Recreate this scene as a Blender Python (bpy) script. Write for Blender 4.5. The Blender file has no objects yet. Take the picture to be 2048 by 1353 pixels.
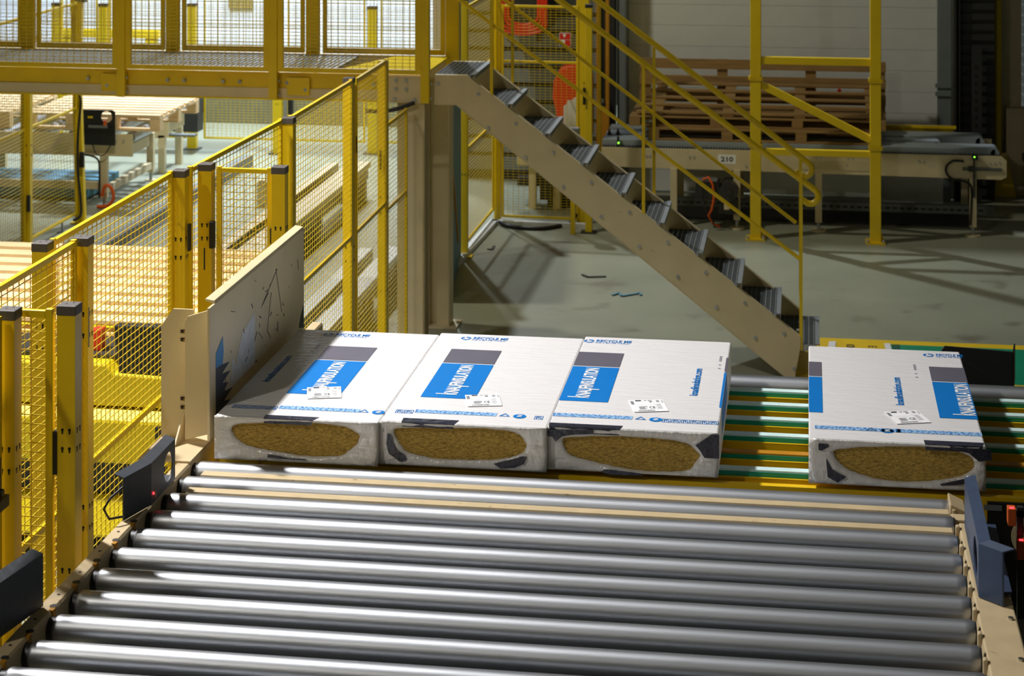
import bpy, math, random
from mathutils import Vector, Matrix
random.seed(7)
C = bpy.context.scene.collection
SC = bpy.context.scene
# ------------------------------------------------------------------ camera (level, shifted lens: the verticals stay parallel)
F, PX, HY, ZC = 3930.0, 1024.0, -388.0, 3.82
PSI = math.atan(591 / F)
RV = Vector((math.cos(PSI), math.sin(PSI), 0)); WV = Vector((-math.sin(PSI), math.cos(PSI), 0)); OV = Vector((0, 0, ZC))
cd = bpy.data.cameras.new('camera'); cam = bpy.data.objects.new('camera', cd); C.objects.link(cam)
cam.location = OV; cam.rotation_euler = (math.pi / 2, 0, PSI)
cd.sensor_width = 36; cd.lens = F / 2048 * 36; cd.shift_y = (HY - 676.5) / 2048
cd.clip_start = .1; cd.clip_end = 200
cd.dof.use_dof = True; cd.dof.focus_distance = 7.6; cd.dof.aperture_fstop = 6.3
SC.camera = cam
# ------------------------------------------------------------------ world, lamps of the hall, exposure
w = bpy.data.worlds.new('world'); SC.world = w; w.use_nodes = True
w.node_tree.nodes['Background'].inputs[0].default_value = (.80, .77, .60, 1)
w.node_tree.nodes['Background'].inputs[1].default_value = .05
def lamp(name, loc, power, col, size=140, blend=.5, r=.2, aim=None):
    l = bpy.data.lights.new(name, 'SPOT'); l.energy = power; l.color = col; l.spot_size = math.radians(size); l.spot_blend = blend
    l.shadow_soft_size = r
    o = bpy.data.objects.new(name, l); C.objects.link(o); o.location = loc
    if aim: o.rotation_euler = (Vector(aim) - Vector(loc)).to_track_quat('-Z', 'Y').to_euler()
    return o
lamp('high_bay_lamp', (-5.9, 8.9, 8.1), 5200, (1, .98, .97), 92, .9, aim=(-4.0, 7.4, 0))
lamp('high_bay_lamp', (-5.6, 1.4, 8.1), 620, (1, .94, .84), 84, .9, aim=(-2.2, 7.2, 0))
lamp('high_bay_lamp', (-5.0, 14.6, 7.6), 800, (1, .95, .80), 120, .9, aim=(-2.9, 17.2, 0))
lamp('high_bay_lamp', (-4.9, 21.6, 8.1), 2500, (.86, .92, 1), 124, .5, .13)
lamp('loading_bay_lamp', (-8.0, 20.4, 5.6), 1400, (.62, .78, 1), 120, .7, aim=(-7.6, 22.3, .6))
lamp('loading_bay_lamp', (-5.2, 20.4, 5.6), 1400, (.62, .78, 1), 120, .7, aim=(-5.2, 22.3, .6))
SC.view_settings.view_transform = 'Standard'; SC.view_settings.look = 'None'
SC.view_settings.exposure = 0.0; SC.view_settings.gamma = 1.0; SC.view_settings.use_curve_mapping = False
# ------------------------------------------------------------------ helpers
def at(x, y, **k):
    """world point seen at photo pixel (x, y) on the plane X=, Y= or Z="""
    r = RV * ((x - PX) / F) + WV + Vector((0, 0, -(y - HY) / F))
    a, v = list(k.items())[0]; i = 'XYZ'.index(a); t = (v - OV[i]) / r[i]
    return OV + r * t
def lin(c):
    return tuple((v / 255 / 12.92) if v / 255 <= .04045 else ((v / 255 + .055) / 1.055) ** 2.4 for v in c) + (1,)
def mat(name, rgb, rough=.5, metal=0, var=.08, scale=6, bump=0, bscale=60, stretch=(1, 1, 1), spec=.5, emit=0, coat=0, aniso=0, dirt=None):
    m = bpy.data.materials.new(name); m.use_nodes = True; nt = m.node_tree; b = nt.nodes['Principled BSDF']
    c = lin(rgb)
    tc = nt.nodes.new('ShaderNodeTexCoord'); mp = nt.nodes.new('ShaderNodeMapping'); mp.inputs['Scale'].default_value = stretch
    nt.links.new(tc.outputs['Object'], mp.inputs[0])
    n = nt.nodes.new('ShaderNodeTexNoise'); n.inputs['Scale'].default_value = scale; n.inputs['Detail'].default_value = 6
    nt.links.new(mp.outputs[0], n.inputs['Vector'])
    cr = nt.nodes.new('ShaderNodeValToRGB'); cr.color_ramp.elements[0].position = .3; cr.color_ramp.elements[1].position = .7
    cr.color_ramp.elements[0].color = tuple(v * (1 - var) for v in c[:3]) + (1,)
    cr.color_ramp.elements[1].color = tuple(min(1, v * (1 + var)) for v in c[:3]) + (1,)
    nt.links.new(n.outputs['Fac'], cr.inputs[0])
    out = cr.outputs[0]
    if dirt:
        n3 = nt.nodes.new('ShaderNodeTexNoise'); n3.inputs['Scale'].default_value = dirt[1]; n3.inputs['Detail'].default_value = 8
        nt.links.new(tc.outputs['Object'], n3.inputs['Vector'])
        r3 = nt.nodes.new('ShaderNodeValToRGB'); r3.color_ramp.elements[0].position = dirt[2]; r3.color_ramp.elements[1].position = min(1, dirt[2] + .12)
        nt.links.new(n3.outputs['Fac'], r3.inputs[0])
        mx = nt.nodes.new('ShaderNodeMix'); mx.data_type = 'RGBA'; nt.links.new(r3.outputs[0], mx.inputs[0])
        nt.links.new(out, mx.inputs[6]); mx.inputs[7].default_value = lin(dirt[0]); out = mx.outputs[2]
    nt.links.new(out, b.inputs['Base Color'])
    b.inputs['Roughness'].default_value = rough; b.inputs['Metallic'].default_value = metal
    b.inputs['Specular IOR Level'].default_value = spec; b.inputs['Coat Weight'].default_value = coat; b.inputs['Anisotropic'].default_value = aniso
    if bump:
        n2 = nt.nodes.new('ShaderNodeTexNoise'); n2.inputs['Scale'].default_value = bscale; n2.inputs['Detail'].default_value = 5
        nt.links.new(mp.outputs[0], n2.inputs['Vector'])
        bp = nt.nodes.new('ShaderNodeBump'); bp.inputs['Strength'].default_value = bump; bp.inputs['Distance'].default_value = .01
        nt.links.new(n2.outputs['Fac'], bp.inputs['Height']); nt.links.new(bp.outputs[0], b.inputs['Normal'])
    if emit:
        b.inputs['Emission Color'].default_value = c; b.inputs['Emission Strength'].default_value = emit
    return m
M = {}
M['yellow'] = mat('yellow_paint', (232, 198, 16), .38, var=.05, dirt=((150, 112, 20), 9, .70))
M['yellowdeck'] = mat('yellow_deck_paint', (240, 214, 40), .9, var=.05, spec=.15)
M['yellowbelt'] = mat('yellow_profile', (226, 184, 14), .42, var=.05)
M['yellowagv'] = mat('yellow_machine_paint', (222, 198, 12), .5, var=.05)
M['wire'] = mat('yellow_wire', (224, 192, 36), .4, var=.05)
M['cream'] = mat('cream_paint', (214, 198, 158), .42, var=.05, dirt=((150, 128, 90), 14, .70))
M['creamd'] = mat('cream_paint_worn', (192, 172, 134), .5, var=.07, scale=14, dirt=((130, 108, 76), 20, .66))
M['steel'] = mat('galvanised_steel', (182, 185, 190), .46, 1, var=.08, scale=5, bump=.04, bscale=40, stretch=(.6, 6, 6), aniso=.35)
_nt = M['steel'].node_tree; _tg = _nt.nodes.new('ShaderNodeTangent'); _tg.direction_type = 'RADIAL'; _tg.axis = 'X'
_nt.links.new(_tg.outputs[0], _nt.nodes['Principled BSDF'].inputs['Tangent']); _nt.nodes['Principled BSDF'].inputs['Anisotropic Rotation'].default_value = .25
M['steeld'] = mat('roller_end_steel', (190, 190, 186), .28, 1, var=.12, scale=20)
M['zinc'] = mat('zinc_grating', (172, 176, 174), .55, .1, var=.2, scale=50)
M['grate'] = mat('dark_grating', (78, 84, 84), .6, 0, var=.2, scale=40)
M['nosing'] = mat('pale_nosing', (138, 144, 146), .5, .3, var=.2, scale=80, bump=.4, bscale=120)
M['black'] = mat('black_plastic', (24, 24, 24), .5, var=.15)
M['blackmetal'] = mat('black_painted_sheet', (26, 27, 27), .45, var=.15)
M['capg'] = mat('grey_post_cap', (86, 80, 76), .6, var=.06)
M['guard'] = mat('anthracite_sheet', (62, 68, 76), .5, var=.12, scale=30, bump=.1, bscale=200)
M['guardb'] = mat('blue_grey_sheet', (50, 65, 90), .45, var=.12, scale=20)
M['wood'] = mat('pine_board', (238, 206, 156), .7, var=.18, scale=5, stretch=(.6, 7, 7), bump=.1, bscale=20)
M['wooddark'] = mat('weathered_board', (150, 118, 70), .75, var=.22, scale=5, stretch=(.6, 7, 7), bump=.1, bscale=20)
M['floor'] = mat('sealed_concrete', (148, 150, 128), .42, var=.10, scale=1.3, dirt=((120, 118, 98), 2.2, .60))
M['film'] = mat('white_film', (228, 226, 226), .26, var=.02, bump=.42, bscale=12, stretch=(1, 8, 4))
M['filmf'] = mat('crinkled_white_film', (216, 214, 210), .16, var=.03, bump=1.0, bscale=11, stretch=(2.4, 1, 1.6), spec=.8)
M['wool'] = mat('mineral_wool', (172, 142, 72), .95, var=.5, scale=240, bump=.45, bscale=300, stretch=(.45, 1, 1.3), spec=.1)
M['blue'] = mat('blue_print', (0, 112, 190), .5, spec=.3, var=.03)
M['lblue'] = mat('pale_blue_print', (150, 188, 226), .4, var=.12, scale=200)
M['greyp'] = mat('grey_print', (96, 94, 106), .38, var=.05)
M['tape'] = mat('dark_film_patch', (44, 46, 60), .25, var=.2, bump=.6, bscale=30)
M['whitep'] = mat('white_print', (246, 246, 246), .5, var=.01)
M['ink'] = mat('black_ink', (30, 30, 34), .6, var=.05)
M['inkg'] = mat('grey_ink', (150, 150, 156), .6, var=.05)
M['belt'] = mat('pale_belt', (196, 222, 220), .5, var=.05, scale=30)
M['green'] = mat('green_belt', (0, 138, 110), .5, var=.06)
M['orange'] = mat('orange_cable', (232, 96, 24), .4, var=.05)
M['red'] = mat('red_paint', (226, 50, 26), .35, var=.06)
M['redled'] = mat('red_light', (255, 40, 50), .4, emit=6)
M['grnled'] = mat('green_light', (130, 255, 60), .4, emit=4)
M['doorp'] = mat('door_panel', (214, 216, 212), .45, var=.03, bump=.03, bscale=150)
M['doord'] = mat('grey_door_panel', (120, 128, 128), .5, var=.05)
M['wallr'] = mat('grey_rib_panel', (74, 78, 74), .6, var=.05)
M['wallw'] = mat('white_wall_panel', (240, 243, 248), .6, var=.01)
M['greyst'] = mat('grey_steel', (120, 124, 122), .5, .3, var=.1)
M['dkst'] = mat('dark_steel', (52, 52, 50), .5, .2, var=.15)
M['plinth'] = mat('concrete_plinth', (98, 95, 74), .8, var=.12)
M['teal'] = mat('teal_flashing', (130, 160, 166), .5, var=.05)
M['beltg'] = mat('grey_conveyor_belt', (150, 160, 164), .5, var=.08, scale=60, bump=.2, bscale=120)
M['amber'] = mat('amber_paint', (176, 122, 20), .45, var=.08)
M['bluep'] = mat('blue_sheet', (84, 142, 164), .55, var=.12, scale=4)
M['bluesc'] = mat('blue_scuff', (52, 132, 190), .5, var=.1)
M['blacksc'] = mat('black_scuff', (52, 54, 60), .6, var=.2)
M['whitesc'] = mat('pale_scuff', (216, 216, 210), .35, var=.1, scale=30)
M['brown'] = mat('brown_board', (150, 132, 84), .6, var=.1)
M['signgreen'] = mat('green_floor_paint', (0, 150, 110), .4, var=.06)
M['signyel'] = mat('yellow_floor_paint', (246, 206, 30), .4, var=.05)
M['orsens'] = mat('orange_sensor', (206, 92, 36), .45, var=.06)
ORG = {}
class MB:
    def __init__(s): s.v = []; s.f = []; s.m = []; s.sm = []
    def add(s, vs, fs, mi=0, smooth=False):
        o = len(s.v); s.v += [Vector(p) for p in vs]
        for f in fs: s.f.append([i + o for i in f]); s.m.append(mi); s.sm.append(smooth)
        return s
    def box(s, x0, y0, z0, x1, y1, z1, mi=0):
        if x0 > x1: x0, x1 = x1, x0
        if y0 > y1: y0, y1 = y1, y0
        if z0 > z1: z0, z1 = z1, z0
        return s.add([(x0, y0, z0), (x1, y0, z0), (x1, y1, z0), (x0, y1, z0), (x0, y0, z1), (x1, y0, z1), (x1, y1, z1), (x0, y1, z1)],
                     [(0, 3, 2, 1), (4, 5, 6, 7), (0, 1, 5, 4), (1, 2, 6, 5), (2, 3, 7, 6), (3, 0, 4, 7)], mi)
    def bar(s, p, q, wd, ht, up=(0, 0, 1), mi=0):
        p, q = Vector(p), Vector(q); d = (q - p).normalized(); u = Vector(up)
        sd = d.cross(u).normalized() * wd / 2; u2 = sd.cross(d).normalized() * ht / 2
        vs = [p - sd - u2, p + sd - u2, p + sd + u2, p - sd + u2, q - sd - u2, q + sd - u2, q + sd + u2, q - sd + u2]
        return s.add(vs, [(0, 1, 2, 3)[::-1], (4, 5, 6, 7), (0, 1, 5, 4), (1, 2, 6, 5), (2, 3, 7, 6), (3, 0, 4, 7)], mi)
    def tube(s, pts, r, n=10, mi=0, caps=True):
        pts = [Vector(p) for p in pts]; rings = []; prev = None
        for i, p in enumerate(pts):
            d = (pts[min(i + 1, len(pts) - 1)] - pts[max(i - 1, 0)]).normalized()
            if prev is None:
                a = Vector((0, 0, 1)) if abs(d.z) < .9 else Vector((1, 0, 0)); u = d.cross(a).normalized()
            else: u = (prev - d * prev.dot(d)).normalized()
            prev = u; v = d.cross(u)
            rings.append([p + (u * math.cos(2 * math.pi * k / n) + v * math.sin(2 * math.pi * k / n)) * r for k in range(n)])
        vs = [p for rg in rings for p in rg]; fs = []
        for i in range(len(pts) - 1):
            for k in range(n): fs.append((i * n + k, i * n + (k + 1) % n, (i + 1) * n + (k + 1) % n, (i + 1) * n + k))
        s.add(vs, fs, mi, True)
        if caps:
            s.add(rings[0], [tuple(range(n))[::-1]], mi); s.add(rings[-1], [tuple(range(n))], mi)
        return s
    def cable(s, pts, r, n=8, mi=0):
        P = [Vector(p) for p in pts]; out = []
        for i in range(len(P) - 1):
            p0, p1, p2, p3 = P[max(i - 1, 0)], P[i], P[i + 1], P[min(i + 2, len(P) - 1)]
            for k in range(6):
                t = k / 6; out.append(.5 * ((2 * p1) + (p2 - p0) * t + (2 * p0 - 5 * p1 + 4 * p2 - p3) * t * t + (3 * p1 - p0 - 3 * p2 + p3) * t ** 3))
        out.append(P[-1]); return s.tube(out, r, n, mi)
    def prism(s, poly, off, mi=0):
        poly = [Vector(p) for p in poly]; off = Vector(off); n = len(poly)
        nrm = Vector((0, 0, 0))
        for i in range(n): nrm += poly[i].cross(poly[(i + 1) % n])
        if nrm.dot(off) < 0: poly = poly[::-1]
        return s.add(poly + [p + off for p in poly], [tuple(range(n))[::-1], tuple(range(n, 2 * n))] + [(i, (i + 1) % n, n + (i + 1) % n, n + i) for i in range(n)], mi)
    def bolt(s, p, nrm, r=.011, h=.008, mi=0):
        p = Vector(p); return s.tube([p, p + Vector(nrm).normalized() * h], r, 6, mi)
    def build(s, name, mats, parent=None, bevel=0, org=None, smooth=None):
        if not isinstance(mats, (list, tuple)): mats = [mats]
        o0 = ORG.get(parent.as_pointer(), Vector((0, 0, 0))) if parent else (Vector(org) if org is not None else Vector((0, 0, 0)))
        me = bpy.data.meshes.new(name); me.from_pydata([p - o0 for p in s.v], [], s.f)
        for m in mats: me.materials.append(m)
        for i, p in enumerate(me.polygons): p.material_index = s.m[i]; p.use_smooth = s.sm[i]
        o = bpy.data.objects.new(name, me); C.objects.link(o)
        if parent: o.parent = parent
        else: o.location = o0
        ORG[o.as_pointer()] = o0
        if bevel:
            b = o.modifiers.new('bevel', 'BEVEL'); b.width = bevel; b.segments = 2; b.limit_method = 'ANGLE'; b.angle_limit = math.radians(50)
        return o
def tag(o, label, cat, group=None, kind=None):
    o['label'] = label; o['category'] = cat
    if group: o['group'] = group
    if kind: o['kind'] = kind
    return o
def thing(name, label, cat, loc, group=None):
    o = bpy.data.objects.new(name, None); C.objects.link(o); o.location = loc; o.empty_display_size = .05
    ORG[o.as_pointer()] = Vector(loc)
    return tag(o, label, cat, group)
def struct(name, mb, m, label, cat):
    o = mb.build(name, m); o['kind'] = 'structure'; o['label'] = label; o['category'] = cat
    return o
def text_into(mb, body, p, u, v, length, height, mi=0, offset=0.0, bold=0.0):
    """lettering: reads along u, letter tops towards v, fitted to length x height"""
    cu = bpy.data.curves.new('t', 'FONT'); cu.body = body; cu.offset = bold; cu.resolution_u = 3
    o = bpy.data.objects.new('t', cu); C.objects.link(o); dg = bpy.context.evaluated_depsgraph_get()
    me = bpy.data.meshes.new_from_object(o.evaluated_get(dg))
    xs = [q.co.x for q in me.vertices]; ys = [q.co.y for q in me.vertices]
    x0, x1, y0, y1 = min(xs), max(xs), min(ys), max(ys)
    p, u, v = Vector(p), Vector(u).normalized(), Vector(v).normalized()
    vs = [p + u * ((q.co.x - x0) / (x1 - x0) * length) + v * ((q.co.y - y0) / (y1 - y0) * height) for q in me.vertices]
    fs = [tuple(q.vertices) for q in me.polygons]
    mb.add(vs, fs, mi)
    bpy.data.objects.remove(o); bpy.data.curves.remove(cu); bpy.data.meshes.remove(me)
# ------------------------------------------------------------------ the hall
fl = MB(); fl.add([(-14, -1, 0), (6, -1, 0), (6, 25, 0), (-14, 25, 0)], [(0, 1, 2, 3)]); struct('floor', fl, M['floor'], 'grey sealed concrete floor of the hall', 'floor')
YB = 23.0
m = MB(); m.box(-13, YB, .5, -4.3, YB + .15, 5)
for k in range(24): m.box(-13, YB - .004, .62 + k * .11, -4.3, YB, .624 + k * .11, 1)
struct('wall_back', m, [M['wallw'], M['doorp']], 'bright white panelled wall of the loading bay', 'wall')
m = MB(); m.box(-13, YB - .12, 0, -3.9, YB + .1, .30); m.box(-13, YB - .06, .30, -3.9, YB + .1, .5, 1)
struct('trim_1', m, [M['plinth'], M['teal']], 'concrete plinth and teal flashing below the white wall', 'trim')
m = MB(); m.box(-3.82, 19.9, 0, -3.6, 20.0, 5); struct('wall_side', m, M['cream'], 'cream wall return beside the walkway end', 'wall')
m = MB(); m.box(-3.6, 19.9, 0, -1.95, 20.0, 5)
for k in range(22): m.box(-3.6, 19.86, .10 + k * .18, -1.95, 19.90, .235 + k * .18, 1)
struct('wall_rear', m, [M['dkst'], M['doord']], 'grey ribbed wall behind the corner fence', 'wall')
m = MB(); m.box(1.36, 19.5, 0, 1.79, 20.0, 5)
for k in range(40): m.box(1.42, 19.47, .05 + k * .1, 1.79, 19.5, .11 + k * .1, 0)
struct('wall_recess', m, M['dkst'], 'dark wall strip right of the white sectional door', 'wall')
# sectional door
dr = bpy.data.objects.new('door_1', None); C.objects.link(dr); dr['kind'] = 'structure'; dr['label'] = 'white sectional door behind the pallet conveyor'; dr['category'] = 'door'
ORG[dr.as_pointer()] = Vector((0, 0, 0))
m = MB()
for k in range(15):
    z = .02 + k * .205; m.box(-1.755, 19.42, z, 1.40, 19.47, z + .2025); m.box(-1.755, 19.425, z + .2025, 1.40, 19.47, z + .205, 0)
m.build('door_panel', [M['doorp'], M['greyst']], dr, .004)
m = MB(); m.box(1.24, 19.38, 0, 1.37, 19.42, 3.2); m.box(1.22, 19.36, 1.02, 1.37, 19.39, 1.06); m.box(1.22, 19.36, 1.10, 1.37, 19.39, 1.14)
m.build('edge_seal', M['doord'], dr)
m = MB(); m.box(-1.86, 19.36, 0, -1.755, 19.47, 3.2)
m.build('edge_trim', M['doord'], dr)
m = MB(); m.box(-.75, 19.40, .86, -.69, 19.42, .91); m.build('door_bracket', M['greyst'], dr)
m = MB(); m.box(-1.93, 19.30, 0, -1.88, 19.5, 3.2); m.box(1.40, 19.38, 0, 1.42, 19.5, 3.2); m.box(1.445, 19.38, 0, 1.455, 19.5, 3.2)
m.build('door_track', M['dkst'], dr)
m = MB(); m.box(-2.02, 19.34, 0, -1.94, 19.40, 3.2)
for k in range(30): m.box(-1.99, 19.333, .1 + k * .08, -1.97, 19.34, .13 + k * .08, 1)
m.build('perforated_post', [M['greyst'], M['black']], dr)
m = MB(); m.box(1.56, 19.3, 0, 1.655, 19.36, 1.52)
for k in range(16): m.box(1.585, 19.293, .1 + k * .08, 1.605, 19.3, .13 + k * .08, 1)
m.build('perforated_post', [M['dkst'], M['black']], dr)
# right hand wall (sloping ribs, running away)
m = MB(); m.box(2.14, 14.2, .35, 2.3, 21.5, 5)
for k in range(34): m.box(2.13, 14.2, .52 + k * .1, 2.14, 21.5, .53 + k * .1, 1)
m.box(2.10, 14.2, 0, 2.3, 21.5, .35); m.box(2.08, 14.2, .35, 2.14, 21.5, .42)
struct('wall_right', m, [M['wallr'], M['doord']], 'grey ribbed wall panel at the right edge', 'wall')
m = MB(); m.box(1.80, 19.95, 0, 2.09, 20.15, 5); m.box(1.93, 19.8, 0, 2.12, 19.95, .85)
struct('wall_column', m, M['cream'], 'cream wall column at the right corner', 'column')
# painted floor strip and white kerb
m = MB(); m.box(-.1, 13.20, 0, 3.0, 14.28, .002, 1); m.box(.36, 13.30, .002, 3.0, 14.17, .003, 0)
fm = struct('floor_marking', m, [M['signgreen'], M['signyel']], 'green floor strip with yellow edges at the right', 'floor marking')
m = MB(); m.bar((-2.94, 14.4, .02), (-2.83, 17.75, .02), .07, .04); m.bar((-2.85, 17.72, .02), (-1.95, 17.68, .02), .07, .04)
struct('trim_2', m, M['doorp'], 'white kerb along the foot of the corner fence', 'trim')
# ------------------------------------------------------------------ roller conveyor
RY = [6.838, 6.680, 6.508, 6.343, 6.175, 6.006, 5.835, 5.660, 5.480, 5.300, 5.124, 4.950]
RR, RZ = .042, 1.413
rc = thing('roller_conveyor', 'wide steel roller conveyor with cream side rails in front of the wrapped packs', 'conveyor', (-.85, 6.0, 0))
for i, y in enumerate(RY):
    m = MB(); n = 28; xs = [-2.172, -2.166, -2.160, -2.1, -1.2, -.3, .45, .474, .480]; rs = [.034, .040, RR, RR, RR, RR, RR, RR, .037]
    rings = [[(x, y + r * math.cos(2 * math.pi * k / n), RZ + r * math.sin(2 * math.pi * k / n)) for k in range(n)] for x, r in zip(xs, rs)]
    vs = [p for rg in rings for p in rg]; fs = []
    for a in range(len(xs) - 1):
        for k in range(n): fs.append((a * n + k, (a + 1) * n + k, (a + 1) * n + (k + 1) % n, a * n + (k + 1) % n))
    m.add(vs, fs, 0, True)
    ro = m.build('roller', M['steel'], rc)
    m = MB(); m.tube([(-2.20, y, RZ), (-2.168, y, RZ)], .0345, 20); m.build('end_cap', M['blackmetal'], ro)
    m = MB(); m.tube([(.479, y, RZ), (.484, y, RZ)], .0375, 20); m.build('end_cap', M['blackmetal'], ro)
m = MB()
prof = [(-2.245, 1.22), (-2.19, 1.22), (-2.19, 1.452), (-2.196, 1.46), (-2.238, 1.46), (-2.245, 1.452)]
m.prism([(x, 4.75, z) for x, z in prof], (0, 4.0, 0))
for y in RY[4:]: m.box(-2.20, y + .012, 1.40, -2.186, y + .034, 1.462, 1)
m.build('side_rail', [M['creamd'], M['amber']], rc)
m = MB()
for y in RY[4:]:
    m.tube([(-2.196, y + .045, 1.4605), (-2.196, y + .045, 1.463)], .012, 10, 0); m.tube([(-2.215, y - .05, 1.4605), (-2.215, y - .05, 1.4615)], .005, 8, 0)
m.build('rail_slot', M['dkst'], rc)
m = MB()
m.prism([(.490, 4.75, 1.40), (.496, 4.75, 1.44), (.606, 4.75, 1.44), (.606, 4.75, 1.20), (.490, 4.75, 1.20)], (0, 1.92, 0))
for y in RY: m.box(.482, y - .075, 1.37, .496, y - .050, 1.45)
m.prism([(.475, 6.69, 1.20), (.475, 6.69, 1.442), (.53, 6.69, 1.442), (.53, 6.69, 1.20)], (0, .06, 0)); m.prism([(.475, 6.77, 1.20), (.475, 6.77, 1.465), (.53, 6.77, 1.44), (.53, 6.77, 1.20)], (0, .12, 0))
m.build('side_rail', M['creamd'], rc, .005)
m = MB()
for y in (5.48, 5.62, 5.9): m.bolt((.588, y, 1.44), (0, 0, 1), .009, .006)
m.build('rail_bolt', M['steeld'], rc)
for y0, zz in ((6.744, 1.446), (6.575, 1.446)):
    m = MB(); m.box(-2.13, y0 - .014, 1.38, .47, y0 + .030, zz); m.build('cross_strip', M['creamd'], rc, .002)
m = MB(); m.box(-2.12, 4.8, 1.24, .47, 6.9, 1.255); m.build('under_tray', M['dkst'], rc)
for x in (-2.22, .55):
    for y in (5.0, 6.6):
        m = MB(); m.box(x - .04, y - .04, 0, x + .04, y + .04, 1.23); m.build('leg', M['cream'], rc, .003)
# ------------------------------------------------------------------ belt transfer
bc = thing('belt_transfer_conveyor', 'belt transfer with green belts on yellow profiles under the packs', 'conveyor', (0, 7.6, 0))
BY = [7.065, 7.250, 7.455, 7.650, 7.838, 8.022]
for i, y in enumerate(BY):
    m = MB(); m.box(-2.12, y - .035, 1.30, 2.3, y + .045, 1.432); m.box(-2.12, y - .037, 1.430, 2.3, y - .031, 1.434)
    m.build('belt_profile', M['yellowbelt'], bc)
    m = MB(); m.box(-2.1, y - .020, 1.432, 2.25, y + .026, 1.448); m.box(-2.1, y - .016, 1.448, 2.25, y + .022, 1.4545, 1 if i != 1 else 2)
    m.build('belt', [M['green'], M['belt'], M['amber']], bc)
m = MB(); m.box(-2.13, 6.955, 1.26, 2.3, 6.985, 1.432); m.box(-2.10, 6.95, 1.41, -1.98, 6.96, 1.44)
for k in range(11): m.bolt((-1.9 + k * .4, 6.955, 1.395), (0, -1, 0), .012, .006, 1); m.bolt((-1.82 + k * .4, 6.955, 1.395), (0, -1, 0), .012, .006, 1)
m.build('front_beam', [M['yellowbelt'], M['dkst']], bc)
m = MB(); m.tube([(-2.1, 8.25, 1.40), (2.2, 8.25, 1.40)], .045, 20); m.build('end_roller', M['steel'], bc)
m = MB(); m.box(-2.15, 8.31, 1.15, 2.3, 8.34, 1.42); m.box(-2.15, 6.99, 1.15, 2.3, 8.31, 1.17); m.build('bed_plate', M['dkst'], bc)
for x in (-2.0, 1.5):
    for y in (7.1, 8.2):
        m = MB(); m.box(x - .04, y - .04, 0, x + .04, y + .04, 1.16); m.build('leg', M['cream'], bc)
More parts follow.
